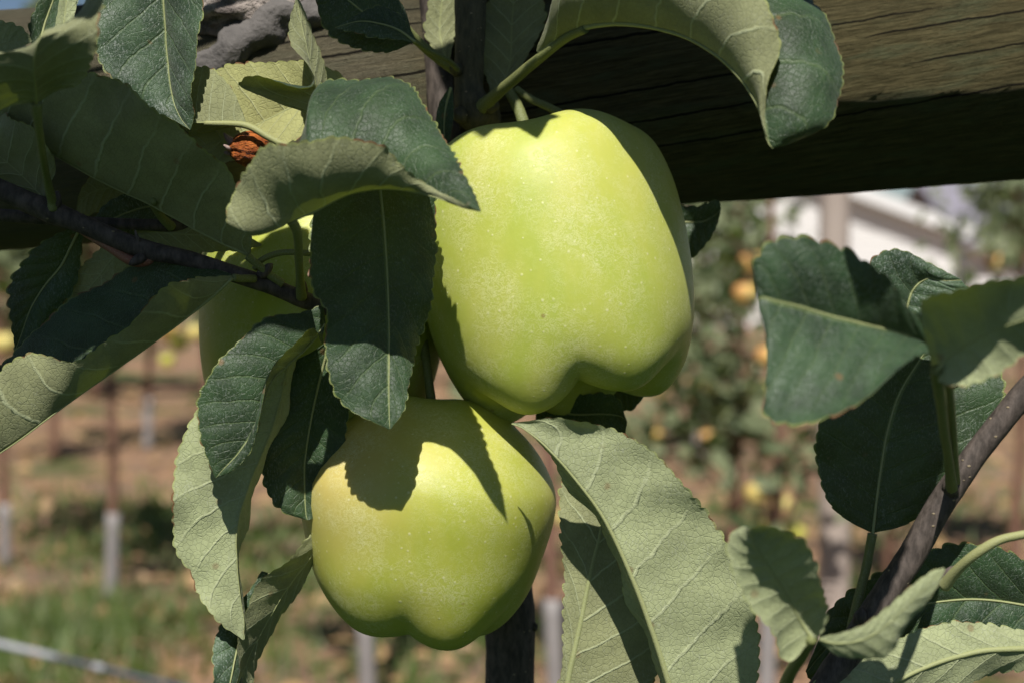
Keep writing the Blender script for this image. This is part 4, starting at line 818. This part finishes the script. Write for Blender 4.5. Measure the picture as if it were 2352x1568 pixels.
# ------------------------------------------------------------------ unseen leafy bough added above the frame to cast shade
def bough():
    rg = np.random.default_rng(77)
    lit = [P(u, v, 0) for u in range(1080, 1540, 60) for v in range(320, 800, 60)]+[P(u, v, 20) for u in range(730, 1260, 60) for v in range(960, 1420, 60)]
    lit += [P(u, v, -40) for u in (240, 300, 360, 430) for v in (20, 100, 190, 260)]+[P(*q) for q in ((480, 10, -420), (540, 30, -420), (500, 60, -450), (560, 70, -440), (450, 40, -430), (600, 20, -440), (470, 130, -480), (700, 170, -120), (620, 180, -120), (540, 180, -120), (600, 250, -120), (540, 300, -120), (690, 280, -120), (680, 40, -30), (575, 330, -60), (600, 340, -60), (555, 320, -80), (590, 520, -180), (700, 520, -170), (670, 560, -165), (850, 300, 100), (960, 300, 150), (1030, 400, 280), (1060, 450, 350), (640, 340, 470), (560, 430, 400), (780, 340, 490), (900, 360, 480), (120, 120, 650), (200, 60, 630), (60, 140, 600))]
    lit += [P(*q) for q in ((480, 1000, 40), (440, 1150, 50), (470, 1280, 40), (520, 1380, 30), (530, 830, 110), (500, 950, 130), (540, 1000, 130), (60, 880, 150), (20, 930, 150), (100, 860, 160), (850, 800, 190), (850, 900, 200), (800, 760, 190), (640, 530, -200), (600, 560, -200), (1300, 1000, 110), (1450, 1060, 120), (1540, 1200, 130), (1560, 1400, 130), (1640, 1350, 140), (1320, 1460, -20), (1500, 10, 320), (1600, 30, 380), (1700, 60, 430), (1750, 130, 460), (1850, 160, 350), (1880, 220, 400), *[(u, v, -530) for u in range(1940, 2400, 50) for v in range(-20, 200, 40)], *[(u, v, -530) for u in range(770, 1000, 45) for v in range(140, 240, 30)], (2000, 60, -540), (2100, 60, -530), (2200, 80, -530), (2320, 80, -530), (2050, 160, -530), (2200, 150, -530), (2320, 150, -530), (800, 150, -540), (860, 180, -540), (960, 180, -540), (900, 220, -540))]
    lit += [P(u, v, 520) for u in () for v in ()]+[P(u, v, 830) for u in (1780, 1860, 1940, 2040) for v in (620, 720, 820, 920)]+[P(u, v, 900) for u in (2180, 2280, 2340) for v in (690, 780)]+[P(*q) for q in ((2100, 620, 265), (2250, 1480, 185), (2300, 1290, 80), (2200, 1120, 130), (2250, 1030, 220), (2310, 950, 230), (2190, 1110, 215), (1980, 1480, 770), (1750, 1300, 710), (2280, 1000, 225))]
    lit = np.array(lit)
    dark = [(700, 1130, -60), (690, 1160, -50), (740, 1100, -60), (1980, 1000, 110), (2080, 1000, 110), (2040, 1100, 110), (1930, 1080, 120), (2150, 900, 100), (2000, 930, 110), (1980, 1400, 70), (2030, 1340, 70), (2110, 1320, 70), (1200, 130, -530), (1300, 180, -530), (1420, 150, -530), (1400, 280, -530), (1540, 200, -530), (1650, 260, -530), (1750, 330, -540), (1600, 380, -560), (1450, 400, -560), (1250, 240, -530), (1180, 80, -410), (1080, 60, -330), (1080, 200, -330),
            (120, 590, -90), (80, 660, -90), (150, 680, -120), (180, 740, -30), (250, 700, -30), (300, 650, -20), (330, 570, 30), (200, 520, 40), (60, 460, 60), (480, 620, 30), (620, 660, 10), (40, 380, 60), (60, 320, 120), (800, 60, -120), (880, 110, -110), (760, 30, -100), (660, 900, -50), (680, 1050, -50),
            (2000, 250, -550), (2150, 260, -550), (2300, 250, -550), (680, 90, -540), (720, 60, -540), (850, 260, 90), (770, 250, 90), (500, 240, -60), (600, 720, -200), (560, 760, -200), (650, 640, -200)]
    SMALL = [(1150, 330, -110), (1215, 335, -80), (1100, 345, -150), (1180, 350, -90)]
    dark = SMALL+dark
    lit = np.array([q for q in lit if not any(np.linalg.norm(q-P(*w)) < .0085 for w in SMALL)])
    items = []
    def ok(p, rad):
        w = lit-p; tpar = -(w@sdir); perp = np.linalg.norm(w+np.outer(tpar, sdir), axis=1); return not np.any((perp < rad) & (tpar > .01))
    for q in dark:
        for k in range(14):
            p = P(*q)+sdir*rg.uniform(.15, .30)+rg.normal(size=3)*.004
            d = (p-C0)@CF
            if d < .06: continue
            vv = 784-F*((p-C0)@CU)/d
            if vv > -130: continue
            sz = .011 if q in SMALL else rg.uniform(.020, .030)
            if ok(p, sz*.95): items.append((p, sz)); break
    for k in range(420):
        p = P(rg.uniform(-1500, 3800), rg.uniform(-2600, -350), rg.uniform(-900, 1200)); sz = rg.uniform(.025, .036)
        if ok(p, sz*1.15): items.append((p, sz))
    items = items[:96]
    rt = root('added_shade_bough', P(1085, -420, -350), 'unseen leafy bough added above the top edge to cast shade', 'branch')
    V = []; Fc = []
    for a in ([(1085, -240, -350, 34), (1088, -600, -340, 32), (1080, -1100, -320, 28), (1060, -1700, -300, 20), (1040, -2300, -280, 8)], [(1088, -600, -340, 22), (700, -900, 0, 18), (200, -1100, 300, 13), (-500, -1300, 500, 5)], [(1080, -1000, -320, 20), (1600, -1300, 100, 16), (2300, -1400, 300, 11), (3000, -1500, 400, 5)]):
        v, f = tube_px(a, 40, 12, .1); o = len(V); V += list(v); Fc += [tuple(x+o for x in q) for q in f]
    mesh('bark', V, Fc, M_BARKG, rt)
    for p, sz in items:
        n = sdir*.8+rg.normal(size=3)*.25+np.array([0, 0, .3]); n /= np.linalg.norm(n); a = np.cross(n, rg.normal(size=3)); a /= np.linalg.norm(a); b = np.cross(n, a)
        ns, V, Fc, UV = 24, [], [], []
        for i in range(ns):
            s_ = i/(ns-1); w = math.sin(math.pi*s_**.8)**.8*.62*(1+.06*(i % 2))
            for t in (-1, -.5, 0, .5, 1): V.append(p+a*sz*(s_*2-1)*1.25+b*sz*w*t+n*sz*(.16*abs(t)*w-.25*(s_-.5)**2)); UV.append((s_, .5+.5*t))
        Fc = [(i*5+j, i*5+j+1, (i+1)*5+j+1, (i+1)*5+j) for i in range(ns-1) for j in range(4)]
        if np.dot(np.cross(V[6]-V[5], V[11]-V[5]), n) < 0: Fc = [f[::-1] for f in Fc]
        mesh('leaf', V, Fc, M_LEAF, rt, UV)
bough()
